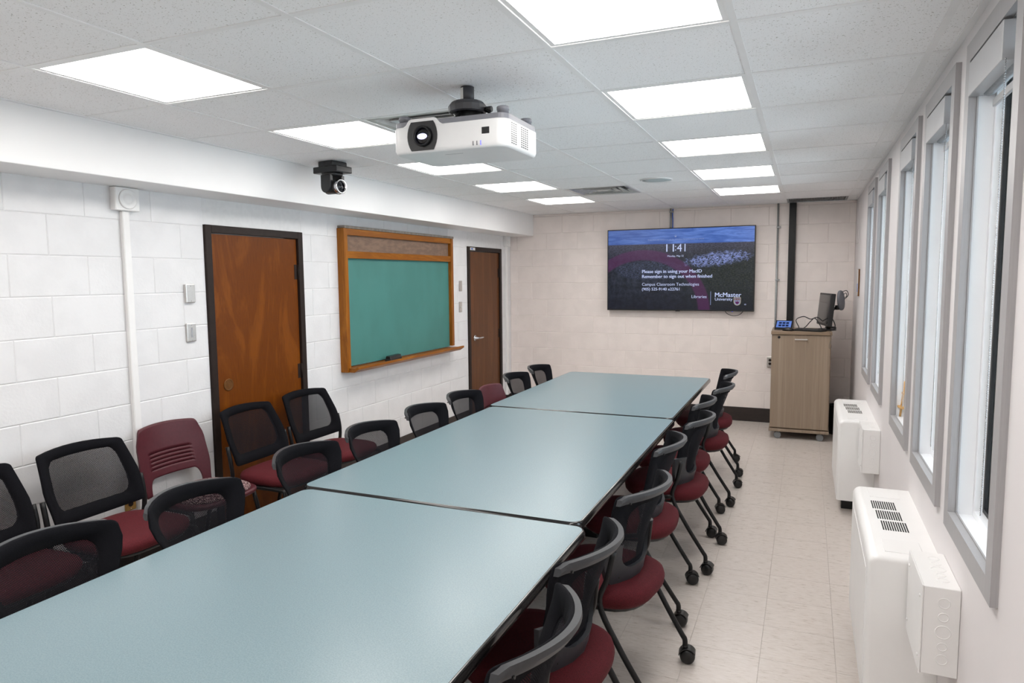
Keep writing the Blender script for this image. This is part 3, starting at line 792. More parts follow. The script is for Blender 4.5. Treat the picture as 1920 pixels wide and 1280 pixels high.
# ================================================================== WALL FITTINGS
# ---- chalkboard
r = thing('chalkboard', 'green chalkboard in an orange wooden frame with tack strip and tray', 'chalkboard', (XL, 3.29, 0.90))
y0, y1, z0, z1, dp, fw_ = -0.945, 0.945, 0.0, 1.21, 0.070, 0.050
def bpart(name, lo, hi, mat, bev=0.002, par=r, label=None):
    return box(name, lo, hi, mat, par, bev, label, 1)
bpart('frame_stile', (0.0005, y0, z0), (dp, y0 + fw_, z1 - 0.022), 'frame_wood'); bpart('frame_stile', (0.0005, y1 - fw_, z0 + 0.05), (dp, y1, z1 - 0.022), 'frame_wood')
bpart('top_rail', (0.0005, y0 + fw_, z1 - 0.075), (dp - 0.004, y1 - fw_, z1 - 0.022), 'frame_wood_h'); bpart('middle_rail', (0.0005, y0 + fw_, 0.945), (dp - 0.006, y1 - fw_, 1.003), 'frame_wood_h')
bpart('top_cap', (0.0005, y0 + 0.01, z1 - 0.022), (dp + 0.005, y1 + 0.005, z1), 'chalk_ledge', label='dusty grey cap along the top')
bpart('tack_strip', (0.0005, y0 + fw_, 1.003), (dp - 0.035, y1 - fw_, z1 - 0.075), 'tack_strip', 0, label='brown tackable strip')
bpart('writing_surface', (0.0005, y0 + fw_, 0.045), (dp - 0.035, y1 - fw_, 0.945), 'chalkboard', 0, label='green writing surface')
bm = new_bm(); add_prism(bm, [(0.0005, 0.0), (dp + 0.05, 0.0), (dp + 0.095, 0.028), (dp + 0.095, 0.048), (dp + 0.085, 0.048), (dp + 0.060, 0.034), (0.0005, 0.034)], y0 + fw_ - 0.03, y1 + 0.035, 'Y')
for v in bm.verts: pass
tray = obj('chalk_tray', bm, 'frame_wood_h', r)
er = thing('chalkboard_eraser', 'black felt eraser resting on the chalkboard tray', 'eraser', (XL + 0.105, 2.98, 0.9345), 0.12)
bm = new_bm(); add_box(bm, (-0.03, -0.115, 0), (0.03, 0.115, 0.022), 0.004, 1); obj('felt_pad', bm, 'eraser_felt', er)
bm = new_bm(); add_prism(bm, [(-0.026, 0.022), (0.026, 0.022), (0.022, 0.045), (-0.018, 0.048)], -0.112, 0.112, 'Y', 0.003, 1); obj('grip', bm, 'black_plastic', er)

# ---- switch plates, outlets
def plate(name, x, y, z, label, mat='steel', kind='switch', rz=0, w=0.035, h=0.058, d=0.008, cat='switch'):
    q = thing(name, label, cat, (x, y, z), rz)
    bm = new_bm(); b2 = bmesh.new()
    add_box(bm, (0.0005, -w, -h), (d, w, h), min(0.005, d * .6), 2); pl_ = obj('cover_plate', bm, mat, q)
    for s_ in (-1, 1):
        bm = new_bm(); add_lathe(bm, [(0.003, d), (0.003, d + 0.001), (0.0005, d + 0.0015)], 8, 'X', (0, 0, s_ * (h - 0.012))); obj('screw', bm, 'chrome', pl_)
    if kind == 'switch': bm = new_bm(); add_box(bm, (d, -0.005, -0.011), (d + 0.010, 0.005, 0.006), 0.002, 1); obj('toggle', bm, 'plate_white', q)
    if kind == 'slot': bm = new_bm(); add_box(bm, (d, -0.006, -0.030), (d + 0.0012, 0.006, 0.030), 0.0004, 1); obj('slot', bm, 'chrome', q)
    if kind == 'outlet':
        for s_ in (-1, 1): bm = new_bm(); add_lathe(bm, [(0.016, d), (0.015, d + 0.002)], 16, 'X', (0, 0, s_ * 0.02)); obj('socket', bm, 'frame_brown', q)
    return q
plate('wall_plate', XL, 0.844, 1.594, 'blank steel wall plate beside the orange-brown door, upper of two', kind='', d=0.022, cat='wall plate')
plate('wall_plate', XL, 0.842, 1.351, 'steel wall plate with a central slot beside the orange-brown door, lower of two', kind='slot', d=0.016, cat='wall plate')
plate('wall_plate', XL, 4.520, 1.584, 'blank steel wall plate between chalkboard and walnut door', kind='', cat='wall plate')
plate('light_switch', XL, 4.512, 1.352, 'steel light switch plate below the blank plate by the walnut door')
plate('wall_outlet', XL, 5.802, 0.482, 'brass outlet plate low in the far corner beside the walnut door', 'brass', 'outlet', cat='outlet')
plate('wall_outlet', XL, 0.36, 0.42, 'brass outlet plate low on the block wall behind the chairs', 'brass', 'outlet', cat='outlet')
q = plate('wall_switch', -0.735, YF, 0.70, 'steel outlet box on the far wall beside the cabinet', 'steel', 'outlet', -PI / 2, 0.035, 0.058, 0.04, cat='outlet')
# notice holder on the right wall
r = thing('wall_notice', 'small framed notice with a blue mark on the window wall past the last window', 'notice', (XR, 5.14, 1.595))
bm = new_bm(); add_box(bm, (-0.014, -0.075, -0.13), (-0.0005, 0.075, 0.13), 0.002, 1); obj('backing', bm, 'plate_bronze', r)
bm = new_bm(); add_box(bm, (-0.016, -0.07, -0.125), (-0.014, 0.07, 0.125)); sh_ = obj('sheet', bm, 'plate_white', r)
bm = new_bm(); add_box(bm, (-0.0164, -0.04, -0.09), (-0.016, 0.04, -0.01)); obj('blue_mark', bm, 'blue_plastic', sh_)

# ---- conduits and raceway on the far wall
def conduit(name, x, z0, z1, r_, mat, label, straps, cat='conduit'):
    q = thing(name, label, cat, (x, YF, z0))
    bm = new_bm(); add_tube(bm, [(0, -r_ - 0.008, 0), (0, -r_ - 0.008, z1 - z0)], r_, 12); obj('pipe', bm, mat, q)
    for z in straps:
        bm = new_bm(); add_box(bm, (-0.014, -0.024 - r_, z - z0 - 0.009), (0.032, -0.0005, z - z0 + 0.009), 0.003, 1); obj('strap', bm, mat, q)
    return q
conduit('wall_conduit', -0.690, 0.16, 2.459, 0.011, 'conduit_metal', 'thin galvanised conduit running down the far wall beside the black raceway', (2.20, 1.62, 1.13))
q = conduit('wall_conduit', -1.868, 2.10, 2.459, 0.010, 'conduit_metal', 'short conduit with a blue cable running from ceiling to television', (2.42,))
bm = new_bm(); add_tube(bm, smooth_path([(0.022, -0.012, 0.02), (0.026, -0.013, 0.20), (0.022, -0.013, 0.28), (0.026, -0.012, 0.355)], 6), 0.006, 8); obj('blue_cable', bm, 'blue_plastic', q, label='blue network cable')
r = thing('cable_raceway', 'wide black vertical cable raceway on the far wall above the cabinet', 'raceway', (-0.540, YF, 0.16))
bm = new_bm(); add_box(bm, (-0.036, -0.05, 0), (0.036, -0.0005, H - 0.162), 0.003, 1); obj('channel', bm, 'black_plastic', r)
bm = new_bm(); add_box(bm, (-0.030, -0.053, 0.0), (0.030, -0.05, H - 0.163)); obj('cover', bm, 'black_metal', r)

# ---- television
TVW, TVH, TVY = 1.690, 0.962, 5.845
tv = thing('television', 'large black flat television showing a sign-in screen on the far wall', 'television', (-2.605, TVY, 1.268))
bm = new_bm(); add_box(bm, (0.0, 0.0, 0.0), (TVW, 0.045, TVH), 0.003, 1); obj('cabinet', bm, 'black_plastic', tv)
bm = new_bm(); add_box(bm, (0.45, 0.045, 0.25), (1.25, 0.0935, 0.72), 0.004, 1); obj('wall_bracket', bm, 'black_metal', tv)
BZ = 0.011; SW, SH = TVW - 2 * BZ, TVH - 2 * BZ - 0.004
bm = new_bm(); vs = [bm.verts.new(p) for p in ((0, 0, 0), (SW, 0, 0), (SW, 0, SH), (0, 0, SH))]; bm.faces.new(vs)
scr = obj('screen', bm, 'screen_picture', tv, (BZ, -0.0006, BZ + 0.004))
def screen_rect(name, u0, u1, v0, v1, mat, d=0.0012):
    bm = new_bm(); add_box(bm, (u0 * SW, -d, (1 - v1) * SH), (u1 * SW, -d + 0.0004, (1 - v0) * SH)); return obj(name, bm, mat, scr)
def screen_text(name, s, u0, u1, v, mat='screen_text', weight=0.0, align_h=None, par=scr, W=SW, Hh=SH, yoff=-0.0012):
    cu = bpy.data.curves.new(name, 'FONT'); cu.body = s; cu.size = 1.0; cu.resolution_u = 3
    ob = bpy.data.objects.new(name, cu); COL.objects.link(ob)
    bpy.context.view_layer.update()
    me = bpy.data.meshes.new_from_object(ob.evaluated_get(bpy.context.evaluated_depsgraph_get()))
    bpy.data.objects.remove(ob); bpy.data.curves.remove(cu)
    xs_ = [v_.co.x for v_ in me.vertices]; k = (u1 - u0) * W / (max(xs_) - min(xs_))
    ky = align_h / 0.72 if align_h else k
    x0_ = min(xs_)
    for v_ in me.vertices:
        v_.co = Vector(((v_.co.x - x0_) * k + u0 * W, yoff, (1 - v) * Hh + (v_.co.y - 0.34) * ky))
    if weight:
        b2 = bmesh.new(); b2.from_mesh(me); b3 = bmesh.new()
        for q in (-1, 0, 1):
            b4 = b2.copy(); merge(b3, b4, 0, Matrix.Translation((q * weight * k * 2.2, -0.00004 * q, 0)))
        b2.free(); b3.to_mesh(me); b3.free()
    me.name = name; me.materials.clear(); me.materials.append(M[mat])
    o = bpy.data.objects.new(name, me); COL.objects.link(o); o.parent = par
    return o
screen_text('unlock_hint_text', 'Press Ctrl+Alt+Delete or use the Windows Security button to unlock.', 0.289, 0.675, 0.130, 'screen_text_dim')
screen_text('clock_hour_text', '11', 0.416, 0.470, 0.235, align_h=0.092)
screen_rect('clock_colon', 0.4775, 0.4835, 0.212, 0.224, 'screen_text')
screen_rect('clock_colon', 0.4775, 0.4835, 0.256, 0.268, 'screen_text')
screen_text('clock_minute_text', '41', 0.490, 0.549, 0.235, align_h=0.092)
screen_text('date_text', 'Monday, May 12', 0.426, 0.536, 0.335, weight=0.006)
screen_text('sign_in_text', 'Please sign in using your MacID', 0.248, 0.661, 0.523, weight=0.010)
screen_text('sign_out_text', 'Remember to sign out when finished', 0.248, 0.730, 0.586, weight=0.010)
screen_text('campus_text', 'Campus Classroom Technologies', 0.248, 0.644, 0.685)
screen_text('phone_text', '(905) 525-9140 x22761', 0.248, 0.511, 0.745, weight=0.006)
screen_text('libraries_text', 'Libraries', 0.595, 0.696, 0.838)
screen_text('university_name_text', 'McMaster', 0.752, 0.923, 0.815, weight=0.008)
screen_text('university_text', 'University', 0.752, 0.867, 0.868, weight=0.004)
screen_rect('divider_bar', 0.7215, 0.7245, 0.775, 0.94, 'screen_text_dim')
# padlock icon, corner icon
bm = new_bm(); add_box(bm, (0.474 * SW, -0.0012, 0.897 * SH), (0.486 * SW, -0.0008, 0.912 * SH)); add_tube(bm, [(0.476 * SW, -0.001, 0.912 * SH), (0.476 * SW, -0.001, 0.922 * SH), (0.480 * SW, -0.001, 0.927 * SH), (0.484 * SW, -0.001, 0.922 * SH), (0.484 * SW, -0.001, 0.912 * SH)], 0.0012, 4); obj('padlock_icon', bm, 'screen_text_dim', scr)
bm = new_bm()
for lo, hi in (((0.945, 0.062), (0.955, 0.065)), ((0.945, 0.073), (0.955, 0.076)), ((0.945, 0.062), (0.9468, 0.076)), ((0.9532, 0.062), (0.955, 0.076))): add_box(bm, (lo[0] * SW, -0.0012, lo[1] * SH), (hi[0] * SW, -0.0008, hi[1] * SH))
obj('corner_icon', bm, 'screen_text', scr)
# shield crest
def shield(name, cu_, cv, w, h, mat, d):
    pts = [(-w, h), (w, h), (w, -0.1 * h)] + [(w * math.cos(a) , -0.1 * h - 0.9 * h * math.sin(a)) for a in [PI / 2 * k / 6 for k in range(1, 7)]] + [(-w * math.sin(a), -0.1 * h - 0.9 * h * math.cos(a)) for a in [PI / 2 * k / 6 for k in range(1, 7)]]
    bm = new_bm(); add_prism(bm, [(cu_ * SW + a, (1 - cv) * SH + b) for a, b in pts], -d, -d + 0.0004, 'Y'); return obj(name, bm, mat, scr)
shield('crest_outline', 0.898, 0.895, 0.039, 0.046, 'screen_gold', 0.0012)
shield('crest_field', 0.898, 0.895, 0.034, 0.041, 'screen_shield', 0.0018)
bm = new_bm()
cx_, cz_ = 0.898 * SW, (1 - 0.895) * SH
add_box(bm, (cx_ - 0.031, -0.0024, cz_ + 0.014), (cx_ + 0.031, -0.0020, cz_ + 0.036))
add_prism(bm, [(cx_ - 0.026, cz_ + 0.004), (cx_ - 0.008, cz_ - 0.006), (cx_, cz_ + 0.010), (cx_ + 0.008, cz_ - 0.006), (cx_ + 0.026, cz_ + 0.004), (cx_ + 0.016, cz_ - 0.022), (cx_, cz_ - 0.034), (cx_ - 0.016, cz_ - 0.022)], -0.0024, -0.0020, 'Y')
obj('crest_emblem', bm, 'screen_maroon', scr)
bm = new_bm()
for k in (-1, 0, 1): add_box(bm, (cx_ + k * 0.019 - 0.005, -0.0028, cz_ + 0.019), (cx_ + k * 0.019 + 0.005, -0.0025, cz_ + 0.031))
obj('crest_marks', bm, 'screen_gold', scr)
bm = new_bm(); add_box(bm, (TVW * 0.485, -0.001, -0.006), (TVW * 0.515, 0.02, 0.001)); obj('sensor_tab', bm, 'black_plastic', tv)
bm = new_bm(); add_lathe(bm, [(0.005, -0.004), (0.005, 0.0)], 10, 'Z', (TVW * 0.862, 0.006, 0.0)); obj('power_light', bm, 'blue_led', tv)
bm = new_bm(); add_tube(bm, smooth_path([(TVW * 0.81, 0.03, 0.01), (TVW * 0.83, 0.03, -0.03), (TVW * 0.87, 0.03, -0.052), (TVW * 0.91, 0.03, -0.035), (TVW * 0.935, 0.03, 0.01)], 6), 0.004, 6); obj('loop_cable', bm, 'black_plastic', tv)

# ================================================================== HEATERS AND JUNCTION BOXES
HEAT = [(0.405, 1.310, 'near white fan coil heater under the windows'), (2.92, 3.845, 'far white fan coil heater next to the cabinet')]
for y0, y1, lb in HEAT:
    r = thing('fan_coil_unit', lb, 'heater', (XR, (y0 + y1) / 2, 0), group='heaters under the windows')
    hl = (y1 - y0) / 2; x0, x1, zb, zt, rad = -0.233, -0.0006, 0.095, 0.665, 0.035
    prof = [(x1, zb), (x1, zt)] + [(x0 + rad - rad * math.sin(a), zt - rad + rad * math.cos(a)) for a in [PI / 2 * k / 6 for k in range(7)]] + [(x0, zb)]
    b2 = bmesh.new()
    A = [b2.verts.new((a, -hl, b)) for a, b in prof]; B = [b2.verts.new((a, hl, b)) for a, b in prof]; n = len(prof)
    e1 = b2.faces.new(A); e2 = b2.faces.new(B[::-1])
    for k in range(n): b2.faces.new((A[k], B[k], B[(k + 1) % n], A[(k + 1) % n]))
    bmesh.ops.recalc_face_normals(b2, faces=b2.faces[:])
    ed = [e for e in list(e1.edges) + list(e2.edges) if max(v.co.z for v in e.verts) > zb + .01 and min(v.co.x for v in e.verts) < x1 - 0.01]
    bmesh.ops.bevel(b2, geom=ed, offset=0.020, segments=4, affect='EDGES', profile=0.5)
    for f_ in b2.faces: f_.smooth = True
    bm = new_bm(); merge(bm, b2); bd = obj('housing', bm, 'unit_white', r)
    bd.modifiers.new('split', 'EDGE_SPLIT').split_angle = 0.7
    # three banks of slots along the top, each slot running along the room's length
    sl = new_bm(); add_box(sl, (-0.0024, -0.056, 0), (0.0024, 0.056, 0.0010)); sl = mesh_of('grille_slot', sl, 'dark_void')
    for bank in range(3):
        for k in range(11):
            obj('grille_slot', sl, None, bd, (-0.172 + bank * 0.008 + k * 0.0086, 0.165 - bank * 0.135, zt - 0.0004))
    for a, b in ((0.28, 0.42), (-0.40, -0.27)):
        bm = new_bm(); add_box(bm, (-0.175, a, zt - 0.0002), (-0.05, b, zt + 0.0022), 0.001, 1); obj('access_flap', bm, 'unit_white', bd)
    bm = new_bm(); add_box(bm, (x0 - 0.0016, -hl + 0.055, zb + 0.01), (x0 + 0.001, hl - 0.055, zt - 0.07), 0.001, 1); obj('front_panel', bm, 'unit_white', r)
    bm = new_bm(); add_box(bm, (x1 - 0.006, hl - 0.001, 0.30), (x1, hl + 0.35, 0.36), 0.002, 1) if False else add_box(bm, (x1 - 0.02, -hl + 0.05, 0), (x1, hl - 0.05, zb)); obj('plinth', bm, 'unit_white', r)
    for yf in (-hl + 0.15, hl - 0.15):
        bm = new_bm(); add_box(bm, (-0.195, yf - 0.03, 0), (-0.12, yf + 0.03, zb), 0.003, 1); obj('foot', bm, 'black_metal', r)
BOX = [(0.088, 0.392, 0.420, 0.706, 'near white electrical junction box at the end of the near heater'), (2.610, 2.905, 0.385, 0.672, 'far white electrical junction box at the end of the far heater')]
for y0, y1, z0, z1, lb in BOX:
    r = thing('junction_box', lb, 'electrical box', (XR, (y0 + y1) / 2, z0), group='electrical boxes on the window wall')
    hl = (y1 - y0) / 2; h = z1 - z0; d = 0.102
    bm = new_bm(); add_box(bm, (-d, -hl, 0), (-0.0006, hl, h), 0.002, 1); bd = obj('body', bm, 'unit_white', r)
    bm = new_bm(); add_box(bm, (-d - 0.004, -hl - 0.002, -0.002), (-d, hl + 0.002, h + 0.002), 0.001, 1); cv = obj('cover', bm, 'unit_white', r)
    for yy_, zz_ in ((-hl + 0.03, 0.045), (-hl + 0.03, h - 0.045), (hl - 0.03, 0.045), (hl - 0.03, h - 0.045)):
        bm = new_bm(); add_lathe(bm, [(0.006, 0.0), (0.005, -0.003), (0.0005, -0.004)], 10, 'X', (-d - 0.004, yy_, zz_)); obj('screw', bm, 'unit_white', cv)
    def knock(axis, at, rad_):
        bm = new_bm()
        pts = [(math.cos(2 * PI * k / 24) * rad_, math.sin(2 * PI * k / 24) * rad_) for k in range(25)]
        P = [(at[0] + a, at[1], at[2] + b) if axis == 'Y' else (at[0] + a, at[1] + b, at[2]) for a, b in pts]
        add_tube(bm, P, 0.0016, 6, caps=False); obj('knockout', bm, 'unit_white', bd)
    for k, (fz, rr) in enumerate(((0.83, 0.016), (0.67, 0.014), (0.50, 0.021), (0.335, 0.013), (0.19, 0.016))):
        knock('Y', (-0.045, -hl, fz * h), rr)
        knock('Z', (-0.040, (fz - 0.5) * 2 * hl * 0.95, h), rr)
# skirting conduit along the right wall
tag(box('baseboard_right', (XR - 0.012, 1.32, 0.0), (XR, 2.60, 0.10), 'trim_white', bev=0.003), 'low white skirting strip on the window wall between the heaters', 'baseboard', kind='structure')

# small easel on the third window's sill
r = thing('tabletop_easel', 'small pale wooden easel standing on a window sill', 'easel', (XR + 0.045, 1.93, WZ0 + CW - 0.0045), 0.35)
for a, b in (((0.0, -0.045, 0), (0.0, -0.008, 0.20)), ((0.0, 0.045, 0), (0.0, 0.008, 0.20)), ((0.018, 0, 0.0), (0.0, 0, 0.19))):
    bm = new_bm(); add_tube(bm, [a, b], 0.006, 4); obj('leg', bm, 'easel_wood', r)
bm = new_bm(); add_box(bm, (-0.014, -0.05, 0.05), (0.004, 0.05, 0.062)); obj('ledge', bm, 'easel_wood', r)
bm = new_bm(); add_box(bm, (-0.008, -0.022, 0.13), (0.004, 0.022, 0.14)); obj('crossbar', bm, 'easel_wood', r)

# ================================================================== TABLES
def table(x0, x1, y0, y1, label, zt=0.742):
    cx, cy = (x0 + x1) / 2, (y0 + y1) / 2
    r = thing('conference_table', label, 'table', (cx, cy, 0), group='blue-green tables joined end to end')
    hx, hy = (x1 - x0) / 2, (y1 - y0) / 2
    rad, th, eb = 0.055, 0.034, 0.012
    bm = new_bm(); add_prism(bm, round_rect(-hx + eb, hx - eb, -hy + eb, hy - eb, rad - eb, 8), zt - th + 0.004, zt, 'Z'); top = obj('top', bm, 'laminate', r)
    # edge band: swept profile
    bm = new_bm(); O = round_rect(-hx, hx, -hy, hy, rad, 8); I = round_rect(-hx + eb, hx - eb, -hy + eb, hy - eb, rad - eb, 8)
    def lp(s, z): return [bm.verts.new((i[0] + (o_[0] - i[0]) * s, i[1] + (o_[1] - i[1]) * s, z)) for o_, i in zip(O, I)]
    Ls = [lp(0.0, zt + 0.0002), lp(0.35, zt - 0.0008), lp(0.75, zt - 0.005), lp(1.0, zt - 0.013), lp(1.0, zt - th + 0.006), lp(0.7, zt - th), lp(0.0, zt - th)]
    n = len(O)
    for a, b in zip(Ls, Ls[1:]):
        for k in range(n): f_ = bm.faces.new((a[k], a[(k + 1) % n], b[(k + 1) % n], b[k])); f_.smooth = True
    obj('edge_band', bm, 'table_edge', r)
    for s in (-1, 1):
        yl = s * (hy - 0.32)
        bm = new_bm(); add_box(bm, (-0.03, yl - 0.03, 0.05), (0.03, yl + 0.03, zt - th - 0.02), 0.004, 1); lg = obj('leg', bm, 'black_metal', r)
        bm = new_bm(); add_box(bm, (-0.24, yl - 0.025, 0.0), (0.24, yl + 0.025, 0.05), 0.008, 2); obj('foot_bar', bm, 'black_metal', lg)
        bm = new_bm(); add_box(bm, (-0.45, yl - 0.025, zt - th - 0.03), (0.45, yl + 0.025, zt - th), 0.003, 1); obj('top_bar', bm, 'black_metal', lg)
    return r
table(-2.428, -1.103, -1.93, 0.098, 'nearest of the three blue-green laminate tables with black edging')
table(-2.476, -1.140, 0.108, 2.178, 'middle one of the three blue-green laminate tables with black edging')
table(-2.512, -1.158, 2.190, 4.135, 'farthest of the three blue-green laminate tables, towards the television')

# ================================================================== CHAIRS
def interp(tab, v):
    for (a, p), (b, q) in zip(tab, tab[1:]):
        if v <= b:
            s = (v - a) / (b - a); s = s * s * (3 - 2 * s) if len(tab) > 3 else s
            return p + (q - p) * max(0, s)
    return tab[-1][1]

def rr_loop(ru, rv, su=1.0, v0=0.0, v1=1.0, ne=8, nc=5):
    """rounded rectangle in (u, v): half width su, v0..v1, corner radii ru, rv"""
    out = []
    cs = ((su - ru, v1 - rv, 0), (-su + ru, v1 - rv, 1), (-su + ru, v0 + rv, 2), (su - ru, v0 + rv, 3))
    for k, (cu, cv, q) in enumerate(cs):
        arc = [(cu + ru * math.cos(PI / 2 * (q + j / nc)), cv + rv * math.sin(PI / 2 * (q + j / nc))) for j in range(nc + 1)]
        out += arc
        n2 = cs[(k + 1) % 4]; q2 = n2[2]
        b = (n2[0] + ru * math.cos(PI / 2 * q2), n2[1] + rv * math.sin(PI / 2 * q2)); a = arc[-1]
        out += [(a[0] + (b[0] - a[0]) * j / ne, a[1] + (b[1] - a[1]) * j / ne) for j in range(1, ne)]
    return out

def surf_ring(bm, S, outer, inner, front, back, ro=0.0):
    """solid ring following surface S between two (u,v) loops; front/back are y offsets"""
    n = len(outer)
    def lp(L, d): return [bm.verts.new(S(u, v) + Vector((0, d, 0))) for u, v in L]
    mid = [((o_[0] * .93 + i[0] * .07), (o_[1] * .93 + i[1] * .07)) for o_, i in zip(outer, inner)]
    R_ = [lp(inner, front), lp(mid, front), lp(outer, front - (front - back) * 0.2), lp(outer, back + (front - back) * 0.2), lp(mid, back), lp(inner, back)]
    for a, b in zip(R_, R_[1:] + R_[:1]):
        for k in range(n):
            f_ = bm.faces.new((a[k], a[(k + 1) % n], b[(k + 1) % n], b[k])); f_.smooth = True

def surf_fill(bm, S, loop, d, rings=8, vc=0.5):
    prev = None; n = len(loop)
    for q in range(rings):
        s = 1 - q / rings
        cur = [bm.verts.new(S(u * s, vc + (v - vc) * s) + Vector((0, d, 0))) for u, v in loop]
        if prev:
            for k in range(n): f_ = bm.faces.new((prev[k], prev[(k + 1) % n], cur[(k + 1) % n], cur[k])); f_.smooth = True
        prev = cur
    c = bm.verts.new(S(0, vc) + Vector((0, d, 0)))
    for k in range(n): f_ = bm.faces.new((prev[k], prev[(k + 1) % n], c)); f_.smooth = True

def pad(bm, cx, cy, zs, wx, wy, pw=3.2, n=36, taper=0.0):
    """stacked superellipse loops: zs = [(z, scale)]; closed at both ends"""
    L = []
    for z, s in zs:
        ring = []
        for k in range(n):
            a = 2 * PI * k / n; c, sn = math.cos(a), math.sin(a)
            x = math.copysign(abs(c) ** (2 / pw), c) * wx * s; y = math.copysign(abs(sn) ** (2 / pw), sn) * wy * s
            x *= 1 + taper * (y / wy)
            ring.append(bm.verts.new((cx + x, cy + y, z)))
        L.append(ring)
    for a, b in zip(L, L[1:]):
        for k in range(n): f_ = bm.faces.new((a[k], a[(k + 1) % n], b[(k + 1) % n], b[k])); f_.smooth = True
    bm.faces.new(L[0][::-1]); bm.faces.new(L[-1])

def caster_mesh():
    bm = new_bm(); cy = -0.010
    add_lathe(bm, [(0.008, -0.0265), (0.026, -0.025), (0.031, -0.020), (0.033, -0.010), (0.033, 0.010), (0.031, 0.020), (0.026, 0.025), (0.008, 0.0265)], 24, 'X', (0, cy, 0.033))
    arc = [PI * (0.05 + 0.80 * k / 10) for k in range(11)]
    add_prism(bm, [(cy + 0.038 * math.cos(a), 0.033 + 0.038 * math.sin(a)) for a in arc] + [(cy + 0.0345 * math.cos(a), 0.033 + 0.0345 * math.sin(a)) for a in arc[::-1]], -0.024, 0.024, 'X')
    add_lathe(bm, [(0.013, 0.064), (0.013, 0.078), (0.008, 0.080), (0.008, 0.088)], 12)
    return mesh_of('caster', bm, 'caster_black')
CASTER = caster_mesh()

